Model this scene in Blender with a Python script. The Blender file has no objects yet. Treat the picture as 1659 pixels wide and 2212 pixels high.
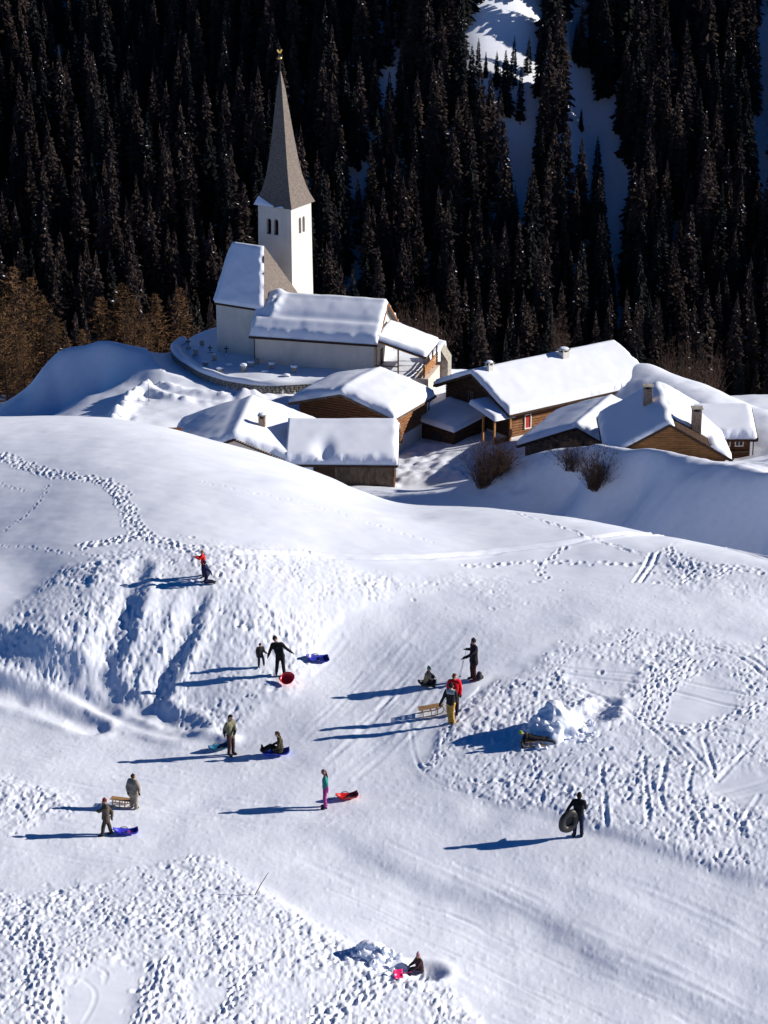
import bpy, bmesh, math, random
import numpy as np
from mathutils import Vector, Matrix

# ------------------------------------------------------------------ camera, sky, sun
scene = bpy.context.scene
COL = scene.collection
PITCH = math.radians(20.0)
FPX = 2400.0                                   # focal length in pixels of a 768 px wide frame
cam_data = bpy.data.cameras.new('camera')
cam_data.sensor_fit = 'HORIZONTAL'
cam_data.sensor_width = 36.0
cam_data.lens = FPX / 768.0 * 36.0
cam_data.clip_start = 1.0
cam_data.clip_end = 4000.0
cam = bpy.data.objects.new('camera', cam_data)
cam.location = (0, 0, 0)
cam.rotation_euler = (math.pi / 2 - PITCH, 0, 0)
COL.objects.link(cam)
scene.camera = cam

SUN_EL = math.radians(23.0)
SUN_AZ = math.radians(4.5)                     # measured from +x (image right) towards +y (away)
SUN_DIR = Vector((math.cos(SUN_EL) * math.cos(SUN_AZ), math.cos(SUN_EL) * math.sin(SUN_AZ), math.sin(SUN_EL)))
world = bpy.data.worlds.new('World')
scene.world = world
world.use_nodes = True
wn = world.node_tree
wn.nodes.clear()
wo = wn.nodes.new('ShaderNodeOutputWorld')
wb = wn.nodes.new('ShaderNodeBackground')
ws = wn.nodes.new('ShaderNodeTexSky')
ws.sky_type = 'NISHITA'
ws.sun_disc = False
ws.sun_elevation = SUN_EL
ws.sun_rotation = math.pi / 2 - SUN_AZ
ws.altitude = 2500.0
ws.air_density = 0.8
ws.dust_density = 0.0
ws.ozone_density = 8.0
wb.inputs['Strength'].default_value = 0.05
hs_ = wn.nodes.new('ShaderNodeHueSaturation')              # deep winter-blue of a high valley sky
hs_.inputs['Saturation'].default_value = 1.95
wn.links.new(ws.outputs[0], hs_.inputs['Color'])
wn.links.new(hs_.outputs[0], wb.inputs['Color'])
wn.links.new(wb.outputs[0], wo.inputs['Surface'])

sun_data = bpy.data.lights.new('sun', 'SUN')
sun_data.energy = 5.0
sun_data.angle = math.radians(0.5)
sun_data.color = (1.0, 0.91, 0.79)
sun = bpy.data.objects.new('sun', sun_data)
sun.rotation_euler = SUN_DIR.to_track_quat('Z', 'Y').to_euler()
sun.location = (60, 20, 60)
COL.objects.link(sun)

scene.view_settings.view_transform = 'Standard'
scene.view_settings.look = 'None'
scene.view_settings.gamma = 1.0
scene.view_settings.use_curve_mapping = False
scene.view_settings.exposure = 0.6
scene.cycles.max_bounces = 5
scene.cycles.diffuse_bounces = 3
scene.cycles.glossy_bounces = 2

# ------------------------------------------------------------------ small helpers
CT, ST = math.cos(PITCH), math.sin(PITCH)
def un(u, v, t):
    a = (u - 384) / FPX; b = (v - 512) / FPX
    return np.array([a * t, t * (CT - b * ST), t * (-ST - b * CT)])
def unz(u, v, z):
    b = (v - 512) / FPX
    return un(u, v, z / (-ST - b * CT))
def uny(u, v, y):
    b = (v - 512) / FPX
    return un(u, v, y / (CT - b * ST))
def proj(x, y, z):
    t = y * CT - z * ST
    return 384 + FPX * x / t, 512 - FPX * (y * ST + z * CT) / t

def tag(o, label=None, cat=None, group=None, kind=None):
    if label: o['label'] = label
    if cat: o['category'] = cat
    if group: o['group'] = group
    if kind: o['kind'] = kind
    return o
def empty(name, loc, rz=0.0):
    o = bpy.data.objects.new(name, None)
    o.empty_display_size = 0.3
    o.location = loc; o.rotation_euler = (0, 0, rz)
    COL.objects.link(o)
    return o
def link(name, me, mats=None, parent=None, loc=None, rot=None, scale=None, smooth=None):
    o = bpy.data.objects.new(name, me)
    if mats is not None and len(me.materials) == 0:
        for m in (mats if isinstance(mats, (list, tuple)) else [mats]): me.materials.append(m)
    COL.objects.link(o)
    if parent is not None: o.parent = parent
    if loc is not None: o.location = loc
    if rot is not None: o.rotation_euler = rot
    if scale is not None: o.scale = scale
    if smooth: me.polygons.foreach_set('use_smooth', [True] * len(me.polygons))
    return o
def mesh_from(verts, faces, name='m', mi=None):
    me = bpy.data.meshes.new(name)
    me.from_pydata([tuple(map(float, v)) for v in verts], [], faces)
    if mi is not None: me.polygons.foreach_set('material_index', mi)
    me.update()
    return me

class MB:
    """collects simple shapes into one mesh"""
    def __init__(s): s.v = []; s.f = []; s.m = []
    def add(s, v, f, m=0):
        k = len(s.v); s.v += [tuple(map(float, p)) for p in v]
        s.f += [tuple(i + k for i in q) for q in f]; s.m += [m] * len(f); return s
    def box(s, x0, x1, y0, y1, z0, z1, m=0):
        v = [(x0,y0,z0),(x1,y0,z0),(x1,y1,z0),(x0,y1,z0),(x0,y0,z1),(x1,y0,z1),(x1,y1,z1),(x0,y1,z1)]
        return s.add(v, [(0,3,2,1),(4,5,6,7),(0,1,5,4),(1,2,6,5),(2,3,7,6),(3,0,4,7)], m)
    def tube(s, pts, rads, n=8, m=0, caps=True):
        pts = [np.array(p, float) for p in pts]
        if not isinstance(rads, (list, tuple)): rads = [rads] * len(pts)
        v = []; f = []
        ref = None
        for i, p in enumerate(pts):
            d = pts[min(i + 1, len(pts) - 1)] - pts[max(i - 1, 0)]
            d = d / (np.linalg.norm(d) + 1e-9)
            if ref is None: ref = np.array([0, 0, 1.0]) if abs(d[2]) < .9 else np.array([1.0, 0, 0])
            a = np.cross(d, ref); a /= np.linalg.norm(a) + 1e-9
            b = np.cross(d, a); ref = np.cross(a, d)
            for k in range(n):
                w = 2 * math.pi * k / n
                v.append(p + rads[i] * (math.cos(w) * a + math.sin(w) * b))
        for i in range(len(pts) - 1):
            for k in range(n):
                k2 = (k + 1) % n
                f.append((i * n + k, i * n + k2, (i + 1) * n + k2, (i + 1) * n + k))
        if caps:
            f.append(tuple(range(n))); f.append(tuple(range((len(pts) - 1) * n, len(pts) * n))[::-1])
        return s.add(v, f, m)
    def bar(s, p0, p1, w, h, m=0):
        """rectangular bar, w sideways, h upwards"""
        p0 = np.array(p0, float); p1 = np.array(p1, float); d = p1 - p0; d /= np.linalg.norm(d)
        a = np.cross(d, [0, 0, 1.0])
        if np.linalg.norm(a) < 1e-4: a = np.array([1.0, 0, 0])
        a /= np.linalg.norm(a); b = np.cross(a, d)
        v = [p + sx * a * w / 2 + sz * b * h / 2 for p in (p0, p1) for sx, sz in ((-1,-1),(1,-1),(1,1),(-1,1))]
        return s.add(v, [(0,1,2,3),(7,6,5,4),(0,4,5,1),(1,5,6,2),(2,6,7,3),(3,7,4,0)], m)
    def mesh(s, name='m'):
        me = mesh_from(s.v, s.f, name, s.m)
        bm = bmesh.new(); bm.from_mesh(me); bmesh.ops.recalc_face_normals(bm, faces=bm.faces); bm.to_mesh(me); bm.free()
        return me
    def build(s, name, mats, parent=None, loc=None, rot=None, smooth=False, bevel=0):
        me = s.mesh(name)
        if bevel:
            bm = bmesh.new(); bm.from_mesh(me)
            bmesh.ops.bevel(bm, geom=bm.edges[:], offset=bevel, segments=1, affect='EDGES', clamp_overlap=True)
            bm.to_mesh(me); bm.free()
        return link(name, me, mats, parent, loc, rot, smooth=smooth)

def apply_mods(o):
    dg = bpy.context.evaluated_depsgraph_get(); dg.update()
    me = bpy.data.meshes.new_from_object(o.evaluated_get(dg))
    return me

# ------------------------------------------------------------------ noise
def _hash(ix, iy, seed):
    h = (ix.astype(np.int64) * 374761393 + iy.astype(np.int64) * 668265263 + seed * 1442695041) & 0xffffffff
    h = ((h ^ (h >> 13)) * 1274126177) & 0xffffffff
    return ((h ^ (h >> 16)) & 0xffff) / 65535.0
def vnoise(x, y, seed=0):
    ix = np.floor(x); iy = np.floor(y); fx = x - ix; fy = y - iy
    sx = fx * fx * fx * (fx * (fx * 6 - 15) + 10); sy = fy * fy * fy * (fy * (fy * 6 - 15) + 10)
    a = _hash(ix, iy, seed); b = _hash(ix + 1, iy, seed); c = _hash(ix, iy + 1, seed); d = _hash(ix + 1, iy + 1, seed)
    return (a + (b - a) * sx + (c - a) * sy + (a - b - c + d) * sx * sy) * 2 - 1
def fbm(x, y, oct=4, seed=0, gain=.5):
    s = 0; a = 1.0; f = 1.0
    for k in range(oct):
        s = s + a * vnoise(x * f + 17.3 * k, y * f - 9.1 * k, seed + k); a *= gain; f *= 2.03
    return s
def sstep(x, a, b):
    t = np.clip((x - a) / (b - a), 0, 1); return t * t * (3 - 2 * t)

# ------------------------------------------------------------------ materials
def mat(name, col, rough=.8, spec=.3, metallic=0.0):
    m = bpy.data.materials.new(name); m.use_nodes = True
    b = m.node_tree.nodes['Principled BSDF']
    b.inputs['Base Color'].default_value = (*col, 1); b.inputs['Roughness'].default_value = rough
    b.inputs['Specular IOR Level'].default_value = spec; b.inputs['Metallic'].default_value = metallic
    return m
def nodes_of(m): return m.node_tree, m.node_tree.nodes['Principled BSDF']
def add_noise_color(m, c1, c2, scale, stretch=(1, 1, 1), detail=5, bump=0, bdist=.02, contrast=(.35, .65), coord='pos', c3=None):
    nt, b = nodes_of(m)
    if coord == 'pos':
        g = nt.nodes.new('ShaderNodeNewGeometry'); src = g.outputs['Position']
    else:
        g = nt.nodes.new('ShaderNodeTexCoord'); src = g.outputs[coord]
    mp = nt.nodes.new('ShaderNodeMapping'); mp.inputs['Scale'].default_value = stretch
    nt.links.new(src, mp.inputs['Vector'])
    n = nt.nodes.new('ShaderNodeTexNoise'); n.inputs['Scale'].default_value = scale; n.inputs['Detail'].default_value = detail
    n.inputs['Roughness'].default_value = .6
    nt.links.new(mp.outputs[0], n.inputs['Vector'])
    r = nt.nodes.new('ShaderNodeValToRGB')
    r.color_ramp.elements[0].position = contrast[0]; r.color_ramp.elements[1].position = contrast[1]
    r.color_ramp.elements[0].color = (*c1, 1); r.color_ramp.elements[1].color = (*c2, 1)
    if c3: e = r.color_ramp.elements.new((contrast[0] + contrast[1]) / 2); e.color = (*c3, 1)
    nt.links.new(n.outputs['Fac'], r.inputs['Fac']); nt.links.new(r.outputs[0], b.inputs['Base Color'])
    if bump:
        bp = nt.nodes.new('ShaderNodeBump'); bp.inputs['Strength'].default_value = bump; bp.inputs['Distance'].default_value = bdist
        nt.links.new(n.outputs['Fac'], bp.inputs['Height']); nt.links.new(bp.outputs[0], b.inputs['Normal'])
    return m
M = {}
SNOWC = (.71, .765, .89)
M['snow'] = add_noise_color(mat('snow', SNOWC, .55, .25), (.68, .735, .865), (.73, .785, .90), 1.7, detail=8, bump=.35, bdist=.06)
M['roof_snow'] = add_noise_color(mat('roof_snow', SNOWC, .55, .25), (.70, .755, .88), (.73, .785, .90), .9, detail=6, bump=.15, bdist=.05)
M['plaster'] = add_noise_color(mat('plaster', (.78, .76, .72), .9, .1), (.49, .475, .455), (.58, .56, .535), .8, (1, 1, .5), 7, .15, .02)
M['stucco'] = add_noise_color(mat('stucco', (.6, .52, .45), .9, .1), (.55, .46, .40), (.68, .60, .53), 1.1, detail=6, bump=.2)
M['shingle'] = add_noise_color(mat('shingle', (.26, .22, .19), .85, .2), (.085, .074, .07), (.20, .168, .148), 3.2, (1, 1, 2.5), 7, .5, .03, (.3, .7))
M['tile'] = add_noise_color(mat('tile', (.08, .065, .055), .8, .2), (.045, .04, .038), (.12, .09, .075), 4, (1, 1, 2), 6, .5, .03)
M['wood_brown'] = add_noise_color(mat('wood_brown', (.16, .07, .035), .8, .2), (.07, .028, .014), (.21, .095, .045), 2.2, (1, 1, 4), 8, .4, .02, (.3, .72))
M['wood_gold'] = add_noise_color(mat('wood_gold', (.23, .11, .045), .8, .2), (.13, .058, .022), (.27, .135, .055), 1.5, (1, 1, 4), 8, .4, .02, (.3, .7))
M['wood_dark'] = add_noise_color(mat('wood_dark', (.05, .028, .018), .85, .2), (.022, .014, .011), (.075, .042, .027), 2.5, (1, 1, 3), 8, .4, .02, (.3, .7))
M['wood_log'] = add_noise_color(mat('wood_log', (.2, .09, .04), .8, .2), (.085, .036, .017), (.30, .145, .065), 1.8, (1, 1, 5), 8, .5, .03, (.3, .7))
M['wood_grey'] = add_noise_color(mat('wood_grey', (.12, .09, .07), .85, .2), (.05, .036, .028), (.17, .125, .09), 3, (1, 1, .4), 8, .4, .02, (.3, .7))
M['wood_new'] = add_noise_color(mat('wood_new', (.38, .19, .07), .7, .3), (.27, .12, .045), (.45, .23, .095), 5, (1, 1, .6), 6, .2, .01)
M['sled_wood'] = add_noise_color(mat('sled_wood', (.42, .25, .11), .55, .4), (.33, .185, .075), (.50, .31, .15), 9, (1, 1, 3), 5, .1, .005)
M['stone'] = add_noise_color(mat('stone', (.22, .21, .19), .9, .2), (.15, .142, .125), (.42, .40, .36), 4.5, detail=7, bump=.6, bdist=.04, contrast=(.3, .7))
M['mortar'] = mat('mortar', (.16, .15, .14), .95, .1)
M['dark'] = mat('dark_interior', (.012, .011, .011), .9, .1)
M['glass'] = mat('window_glass', (.02, .025, .03), .12, .5)
M['white_paint'] = mat('white_paint', (.75, .74, .72), .6, .3)
M['red_paint'] = add_noise_color(mat('red_paint', (.36, .025, .02), .6, .3), (.30, .018, .015), (.42, .04, .03), 6)
M['brick'] = add_noise_color(mat('chimney_masonry', (.30, .22, .17), .9, .2), (.18, .12, .09), (.38, .29, .22), 5, detail=6, bump=.4, bdist=.03)
M['gold'] = mat('gilding', (.95, .62, .18), .28, .5, 1.0)
M['iron'] = mat('iron', (.03, .03, .035), .5, .5, .6)
M['bark'] = add_noise_color(mat('bark', (.05, .035, .027), .95, .1), (.028, .02, .016), (.075, .055, .042), 3, (1, 1, .3), 6, .5, .04)

# ------------------------------------------------------------------ terrain: base surface
DS = 768 / 1659.0                              # the layout notes below were taken on a 1659 px wide view
CP = []                                        # control points x, y, z
def cz(u, v, z): CP.append(unz(u, v, z))
def ct(u, v, t): CP.append(un(u, v, t))
def crest(u, v, t, k=.010, offs=(-9, 0, 8, 18), kb=None):
    """a brow that the eye line from the look-out just grazes"""
    p = un(u, v, t); m = p[2] / p[1]
    for d in offs:
        kk = k if d <= 0 or kb is None else kb
        CP.append(np.array([p[0] * (p[1] + d) / p[1], p[1] + d, p[2] + m * d - kk * d * d]))
def crest_line(pts, k=.010, offs=(-9, 0, 8, 18), du=18.0):
    for (u0, v0, t0), (u1, v1, t1) in zip(pts[:-1], pts[1:]):
        n = max(1, int(round(abs(u1 - u0) / du)))
        for i in range(n):
            w = i / n; crest(u0 + (u1 - u0) * w, v0 + (v1 - v0) * w, t0 + (t1 - t0) * w, k, offs)
    crest(*pts[-1], k, offs)
for u, z in ((-160, -40.3), (100, -40.4), (330, -40.9), (560, -41.3), (900, -41.5)): cz(u, 1060, z)
for u, z in ((-60, -40.5), (160, -40.5), (330, -40.9), (470, -41.35), (600, -41.35), (800, -41.1)): cz(u, 950, z)
for u, z in ((-60, -41.0), (150, -41.0), (300, -41.05), (430, -41.1), (560, -40.9), (700, -40.7), (850, -40.5)): cz(u, 860, z)
for u, z in ((-60, -41.0), (110, -41.1), (240, -41.1), (380, -40.95), (500, -40.6), (620, -40.3), (760, -40.1), (880, -39.9)): cz(u, 780, z)
for u, z in ((-80, -41.3), (60, -41.3), (170, -41.2), (280, -40.8), (400, -40.5), (520, -40.1), (640, -39.9), (780, -39.8), (880, -39.7)): cz(u, 725, z)
for u, z in ((330, -40.1), (430, -39.9), (540, -39.6), (660, -39.5), (800, -39.4)): cz(u, 655, z)
for u, z in ((400, -39.2), (490, -39.25), (600, -39.2), (720, -39.2), (860, -39.2)): cz(u, 600, z)
# the play mound on the left: its foot, its face and its top
for u, v, z in ((-30, 662, -40.25), (40, 678, -40.55), (100, 697, -41.0), (180, 720, -41.0), (245, 722, -40.9), (285, 692, -40.4),
                (0, 640, -39.65), (50, 648, -39.62), (60, 618, -38.95), (100, 640, -39.45), (150, 645, -39.55), (200, 652, -39.7), (255, 648, -39.6), (300, 630, -39.35),
                (100, 600, -38.6), (150, 605, -38.55), (205, 612, -38.75), (255, 612, -38.75),
                (110, 580, -38.2), (160, 570, -38.0), (205, 575, -37.95), (250, 575, -38.05), (300, 585, -38.45), (345, 595, -38.85),
                (20, 600, -38.85), (-60, 620, -39.15), (30, 572, -38.5), (60, 558, -38.1)): cz(u, v, z)
for u, v, z in ((-60, 540, -39.0), (0, 535, -38.4), (90, 535, -37.8), (200, 540, -37.65), (320, 550, -38.25), (420, 560, -38.8), (490, 560, -39.15), (580, 562, -39.2), (680, 572, -39.15), (800, 590, -39.2)): cz(u, v, z)
crest_line([(-120, 424, 134), (-40, 418, 133), (50, 415.5, 133), (110, 418, 132), (167, 429, 130), (217, 442, 128.5), (251, 454, 127), (291, 466, 126), (318, 475, 125)], .0085, (-9, 0, 8, 18), 30)
crest_line([(335, 480.5, 124), (352, 486, 123.3), (380, 497, 121.3)], .014, (-8, 0, 7, 16), 25)
crest_line([(410, 503, 119.8), (490, 506.5, 118.6), (580, 518, 116.5), (657, 534, 114.4), (715, 545, 112.8), (768, 556, 111.6), (870, 578, 109)], .03, (-5, 0, 6, 13), 25)
for x, y, z in ((-45, 175, -66), (-20, 175, -66), (0, 170, -66), (15, 165, -66), (30, 160, -66), (50, 150, -62),
                (-45, 195, -74), (-25, 193, -74), (-5, 190, -74.5), (8, 188, -76), (18, 181, -76.5), (27, 173, -75.5), (40, 162, -72)): CP.append(np.array([x, y, z], float))
# village floor
for u, v, z in ((417, 487, -75.2), (440, 470, -75.2), (463, 457, -75), (490, 450, -74.8), (515, 470, -74), (530, 455, -73.5)): cz(u, v, z)
for x, y, z in ((-1, 231, -76), (-4, 222, -76), (4, 222, -75.6), (10, 229, -75), (18, 236, -75), (28, 240, -74), (20, 222, -73.6), (12, 219, -74.2),
                (-4, 208.3, -73.7), (0.5, 208.3, -73.7), (-2, 204, -74.0), (24, 216, -71.9), (28, 206, -70.6), (21, 205, -71.2), (33, 208, -70.4), (-10, 214, -75), (-16, 218, -75), (-9, 205, -74.4), (-24, 215, -74)): CP.append(np.array([x, y, z], float))
# mound in front of the right-hand houses
crest_line([(545, 453, 218), (560, 449, 217), (600, 447, 213), (640, 450.5, 208), (690, 457, 203.5), (730, 463, 199), (775, 470, 194.5), (860, 485, 187)], .02, (-1.6, 0, 3), 9)
for u, v, t in ((580, 480, 213), (640, 491, 205.4), (700, 506, 201.1), (768, 532, 192.8), (545, 478, 217)): ct(u, v, t)
# plaza, church hill, left knoll
for u, v, z in ((120, 420, -73.2), (170, 415, -73.1), (230, 405, -73.1), (160, 392, -73), (220, 392, -73), (90, 416, -74.2), (290, 400, -73.4)): cz(u, v, z)
crest_line([(-60, 432, 262), (0, 405, 262), (28, 387, 262), (45, 373, 261), (62, 360.5, 261), (84, 354, 261), (112, 349.5, 260), (140, 349.5, 259), (160, 352, 259)], .02, (-4, 0, 6, 16), 15)
for u, v, z in ((60, 395, -76.2), (100, 380, -74.5), (140, 377, -72.9), (30, 408, -77.8), (85, 398, -75.0)): cz(u, v, z)
for x, y, z in ((-12, 252, -72.1), (0, 249, -72.1), (-20, 250, -72.1), (3, 258, -72.6), (-12, 266, -74)): CP.append(np.array([x, y, z], float))
crest_line([(440, 367, 262), (480, 371, 262), (540, 372, 262)], .02, (0, 6, 16), 20)
crest_line([(640, 371.5, 250), (668, 372.5, 248), (692, 380, 245), (720, 391.5, 241), (747, 404, 237), (772, 411, 234), (840, 430, 228)], .02, (-5, 0, 6, 16), 12)
for x, y, z in ((7, 246, -73.8), (6, 240, -74.5), (14, 246, -74.4)): CP.append(np.array([x, y, z], float))
for x, y, z in ((34, 220, -70), (44, 205, -67), (45, 190, -63.5)): CP.append(np.array([x, y, z], float))
for x in (-80, -50, -25, 0, 25, 50, 80): CP.append(np.array([x, 300, -93.0])); CP.append(np.array([x * 1.05, 330, -109.0]))
CP = np.array(CP)
# drop near-duplicates, then solve a thin plate spline
keep = []
for i in range(len(CP)):
    if all((CP[i, 0] - CP[j, 0]) ** 2 + (CP[i, 1] - CP[j, 1]) ** 2 > .64 for j in keep): keep.append(i)
CP = CP[keep]
SC = 30.0
def _phi(r2): return r2 * np.log(r2 + 1e-12)
def _tps_solve(C, lam):
    P = C[:, :2] / SC; n = len(P)
    r2 = ((P[:, None] - P[None]) ** 2).sum(-1)
    A = np.zeros((n + 3, n + 3)); A[:n, :n] = _phi(r2) + lam * np.eye(n)
    Q = np.c_[np.ones(n), P]; A[:n, n:] = Q; A[n:, :n] = Q.T
    return P, np.linalg.solve(A, np.r_[C[:, 2], 0, 0, 0])
TP, TW = _tps_solve(CP, 1e-4)
def H0(x, y):
    x = np.asarray(x, float); sh = x.shape
    X = x.ravel() / SC; Y = np.asarray(y, float).ravel() / SC
    out = TW[-3] + TW[-2] * X + TW[-1] * Y
    for k in range(len(TP)):
        out += TW[k] * _phi((X - TP[k, 0]) ** 2 + (Y - TP[k, 1]) ** 2)
    return out.reshape(sh)

# pixel-plan masks (where the snow is trodden), blurred, looked up through the base surface
def poly_mask(poly, W, Hh, s):
    yy, xx = np.mgrid[0:Hh, 0:W]; X = xx / s; Y = yy / s
    ins = np.zeros((Hh, W), bool); n = len(poly)
    for i in range(n):
        x0, y0 = poly[i]; x1, y1 = poly[(i + 1) % n]
        if y0 == y1: continue
        c = ((y0 > Y) != (y1 > Y)) & (X < (x1 - x0) * (Y - y0) / (y1 - y0) + x0)
        ins ^= c
    return ins.astype(float)
def blur(a, r):
    for ax in (0, 1):
        for _ in range(2):
            c = np.cumsum(np.pad(a, [(r + 1, r) if k == ax else (0, 0) for k in (0, 1)], mode='edge'), axis=ax)
            n = a.shape[ax]
            a = (np.take(c, range(2 * r + 1, 2 * r + 1 + n), ax) - np.take(c, range(0, n), ax)) / (2 * r + 1)
    return a
MS = .5; MOX, MOY = 160, 60
MW, MH = int((768 + 320) * MS), int((1024 + 140) * MS)
def disp_poly(p): return [(x * DS + MOX, y * DS + MOY) for x, y in p]
def mask_of(adds, subs=(), r=3):
    a = np.zeros((MH, MW))
    for p, w in adds: a = np.maximum(a, w * poly_mask(disp_poly(p), MW, MH, MS))
    for p, w in subs: a = np.minimum(a, 1 - w * poly_mask(disp_poly(p), MW, MH, MS))
    return blur(a, r)
def lookup(m, u, v):
    x = np.clip((u + MOX) * MS, 0, MW - 1.01); y = np.clip((v + MOY) * MS, 0, MH - 1.01)
    i = x.astype(int); j = y.astype(int); fx = x - i; fy = y - j
    return m[j, i] * (1 - fx) * (1 - fy) + m[j, i + 1] * fx * (1 - fy) + m[j + 1, i] * (1 - fx) * fy + m[j + 1, i + 1] * fx * fy
TROD = mask_of([
    ([(-300,1420),(-100,1370),(0,1330),(120,1265),(230,1205),(400,1188),(560,1198),(700,1218),(800,1255),(880,1280),(770,1310),(710,1360),(655,1430),(605,1500),(545,1570),(490,1595),(380,1565),(330,1520),(150,1505),(60,1475),(0,1455),(-300,1470)], 1),
    ([(1085,1440),(1180,1392),(1330,1356),(1500,1366),(1659,1392),(1990,1440),(1990,2000),(1659,1905),(1480,1852),(1330,1802),(1200,1752),(1050,1722),(890,1665),(940,1600),(1000,1520)], 1),
    ([(-300,1960),(0,1940),(150,1902),(330,1882),(440,1852),(495,1862),(570,1925),(700,2012),(800,2062),(880,2085),(950,2110),(1000,2160),(1060,2290),(-300,2290)], 1),
    ([(-300,1640),(0,1670),(70,1690),(140,1710),(205,1742),(160,1762),(80,1772),(0,1790),(-300,1820)], .9),
    ([(440,1195),(640,1188),(800,1235),(960,1252),(1150,1258),(1390,1250),(1490,1235),(1560,1215),(1659,1228),(1990,1260),(1990,1330),(1659,1292),(1300,1278),(1000,1300),(840,1290),(700,1235)], .62),
    ([(1430,1170),(1475,1180),(1530,1250),(1440,1250),(1480,1220)], .8),
], [
    ([(1190,1432),(1330,1420),(1420,1436),(1370,1500),(1200,1475)], .86),
    ([(1430,1505),(1530,1440),(1620,1520),(1600,1565),(1450,1592),(1385,1560)], .86),
    ([(1235,1490),(1390,1510),(1370,1560),(1290,1530)], .8),
    ([(1535,1660),(1990,1640),(1990,1790),(1570,1750),(1515,1705)], .85),
    ([(1560,1430),(1659,1480),(1990,1520),(1990,1600),(1700,1600),(1640,1520)], .75),
    ([(130,2125),(170,2082),(290,2070),(335,2100),(300,2180),(280,2290),(140,2290),(120,2200)], .86),
    ([(400,2130),(470,2100),(540,2130),(520,2180),(440,2200),(420,2290),(390,2290)], .7),
    ([(560,2120),(740,2095),(800,2130),(700,2160),(600,2200),(560,2180)], .6),
    ([(480,2075),(640,2065),(700,2085),(560,2100)], .7),
    ([(470,1390),(520,1360),(560,1380),(540,1430)], .5), ([(760,1225),(830,1240),(800,1255)], .8)], 5)
GROOM = mask_of([([(-300,1440),(0,1430),(330,1590),(500,1600),(620,1500),(720,1360),(800,1310),(1300,1282),(1990,1320),(1990,1440),(1500,1350),(1180,1380),(1000,1500),(880,1660),(1050,1730),(1330,1810),(1990,2010),(1990,2290),(1060,2290),(900,2090),(570,1920),(480,1850),(0,1930),(-300,1950)], 1)], (), 4)
VTROD = mask_of([([(920,960),(1000,985),(1100,975),(1120,1000),(1060,1070),(1000,1030),(880,1030),(860,1050),(800,1030)], .8),
                 ([(1080,1070),(1130,990),(1300,975),(1320,985),(1180,1005),(1130,1060)], .8), ([(1350,1030),(1410,990),(1425,995),(1370,1045)], .9),
                 ([(230,905),(265,860),(330,835),(325,870),(280,890),(300,915),(250,925)], 1.0), ([(380,858),(500,850),(640,842),(640,858),(520,872),(430,870)], .8), ([(1590,1000),(1990,960),(1990,1080),(1620,1010)], .5)], (), 2)

# polylines of the plan in world x, y
def plan_line(pts):
    L_ = [np.array(p, float) for p in pts]
    for _ in range(2 if len(pts) > 2 else 0):             # round off the corners
        Q_ = [L_[0]]
        for a, b in zip(L_[:-1], L_[1:]): Q_ += [.75 * a + .25 * b, .25 * a + .75 * b]
        L_ = Q_ + [L_[-1]]
    pts = [tuple(p) for p in L_]; out = []
    for a, b in zip(pts[:-1], pts[1:]):
        n = max(2, int(math.hypot(b[0] - a[0], b[1] - a[1]) / 22))
        for k in range(n): out.append((a[0] + (b[0] - a[0]) * k / n, a[1] + (b[1] - a[1]) * k / n))
    out.append(pts[-1])
    return np.array([ray_base(x * DS, y * DS)[:2] for x, y in out])
def _ray_grid(u, v, Z):
    d = un(u, v, 1.0); a = d[0] / d[1]
    i = int(np.clip(np.searchsorted(ya, a) - 1, 0, len(ya) - 2)); f = (a - ya[i]) / (ya[i + 1] - ya[i])
    g = Z[:, i] * (1 - f) + Z[:, i + 1] * f - rows * (d[2] / d[1])
    k = int(np.argmax(g > 0)) if (g > 0).any() else len(g) - 1
    k = max(k, 1); w = g[k - 1] / (g[k - 1] - g[k] + 1e-12)
    y = rows[k - 1] + (rows[k] - rows[k - 1]) * min(max(w, 0), 1)
    return np.array([a * y, y, d[2] / d[1] * y])
def ray_base(u, v):
    """first point where the eye line meets the base surface"""
    return _ray_grid(u, v, ZB)
def line_dist(x, y, L):
    """distance and signed side of points to a polyline"""
    best = np.full(x.shape, 1e9); side = np.zeros(x.shape); along = np.zeros(x.shape)
    acc = 0.0
    for (ax, ay), (bx, by) in zip(L[:-1], L[1:]):
        dx, dy = bx - ax, by - ay; l2 = dx * dx + dy * dy + 1e-9
        t = np.clip(((x - ax) * dx + (y - ay) * dy) / l2, 0, 1)
        ex = x - ax - t * dx; ey = y - ay - t * dy; d = ex * ex + ey * ey
        k = d < best
        best = np.where(k, d, best); side = np.where(k, np.sign(dx * ey - dy * ex), side)
        along = np.where(k, acc + t * math.sqrt(l2), along); acc += math.sqrt(l2)
    return np.sqrt(best), side, along

# ------------------------------------------------------------------ the near slope
us = np.concatenate([np.arange(-500, -125, 7.5), np.arange(-125, 894, 1.25), np.arange(894, 1275, 7.5)])
ya = (us - 384) / FPX / CT                      # x / y of each column
rows = np.concatenate([np.arange(58, 63, .2), np.arange(63, 100, .09), np.arange(100, 119, .105), np.arange(119, 150.1, .22)])
AA, YY = np.meshgrid(ya, rows); XX = AA * YY
ZB = H0(XX, YY)
PU, PV = proj(XX, YY, ZB)
jit = fbm(XX * .8, YY * .8, 3, 5)
jl = fbm(XX * .22, YY * .22, 2, 6)
trod = lookup(TROD, PU + jit * 7 + jl * 10, PV + jit * 4 + jl * 5)
trod = sstep(trod, .08, .86)
groom = sstep(lookup(GROOM, PU, PV), .3, .7) * (1 - trod)
ZD = np.zeros_like(ZB)
ZD += .010 * (1 - trod) * (1 - groom) * fbm(XX * .9 + YY * .3, YY * 2.2, 3, 14)
ZD += .10 * fbm(XX * .09, YY * .09, 3, 11) * (1 - .4 * groom)
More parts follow.
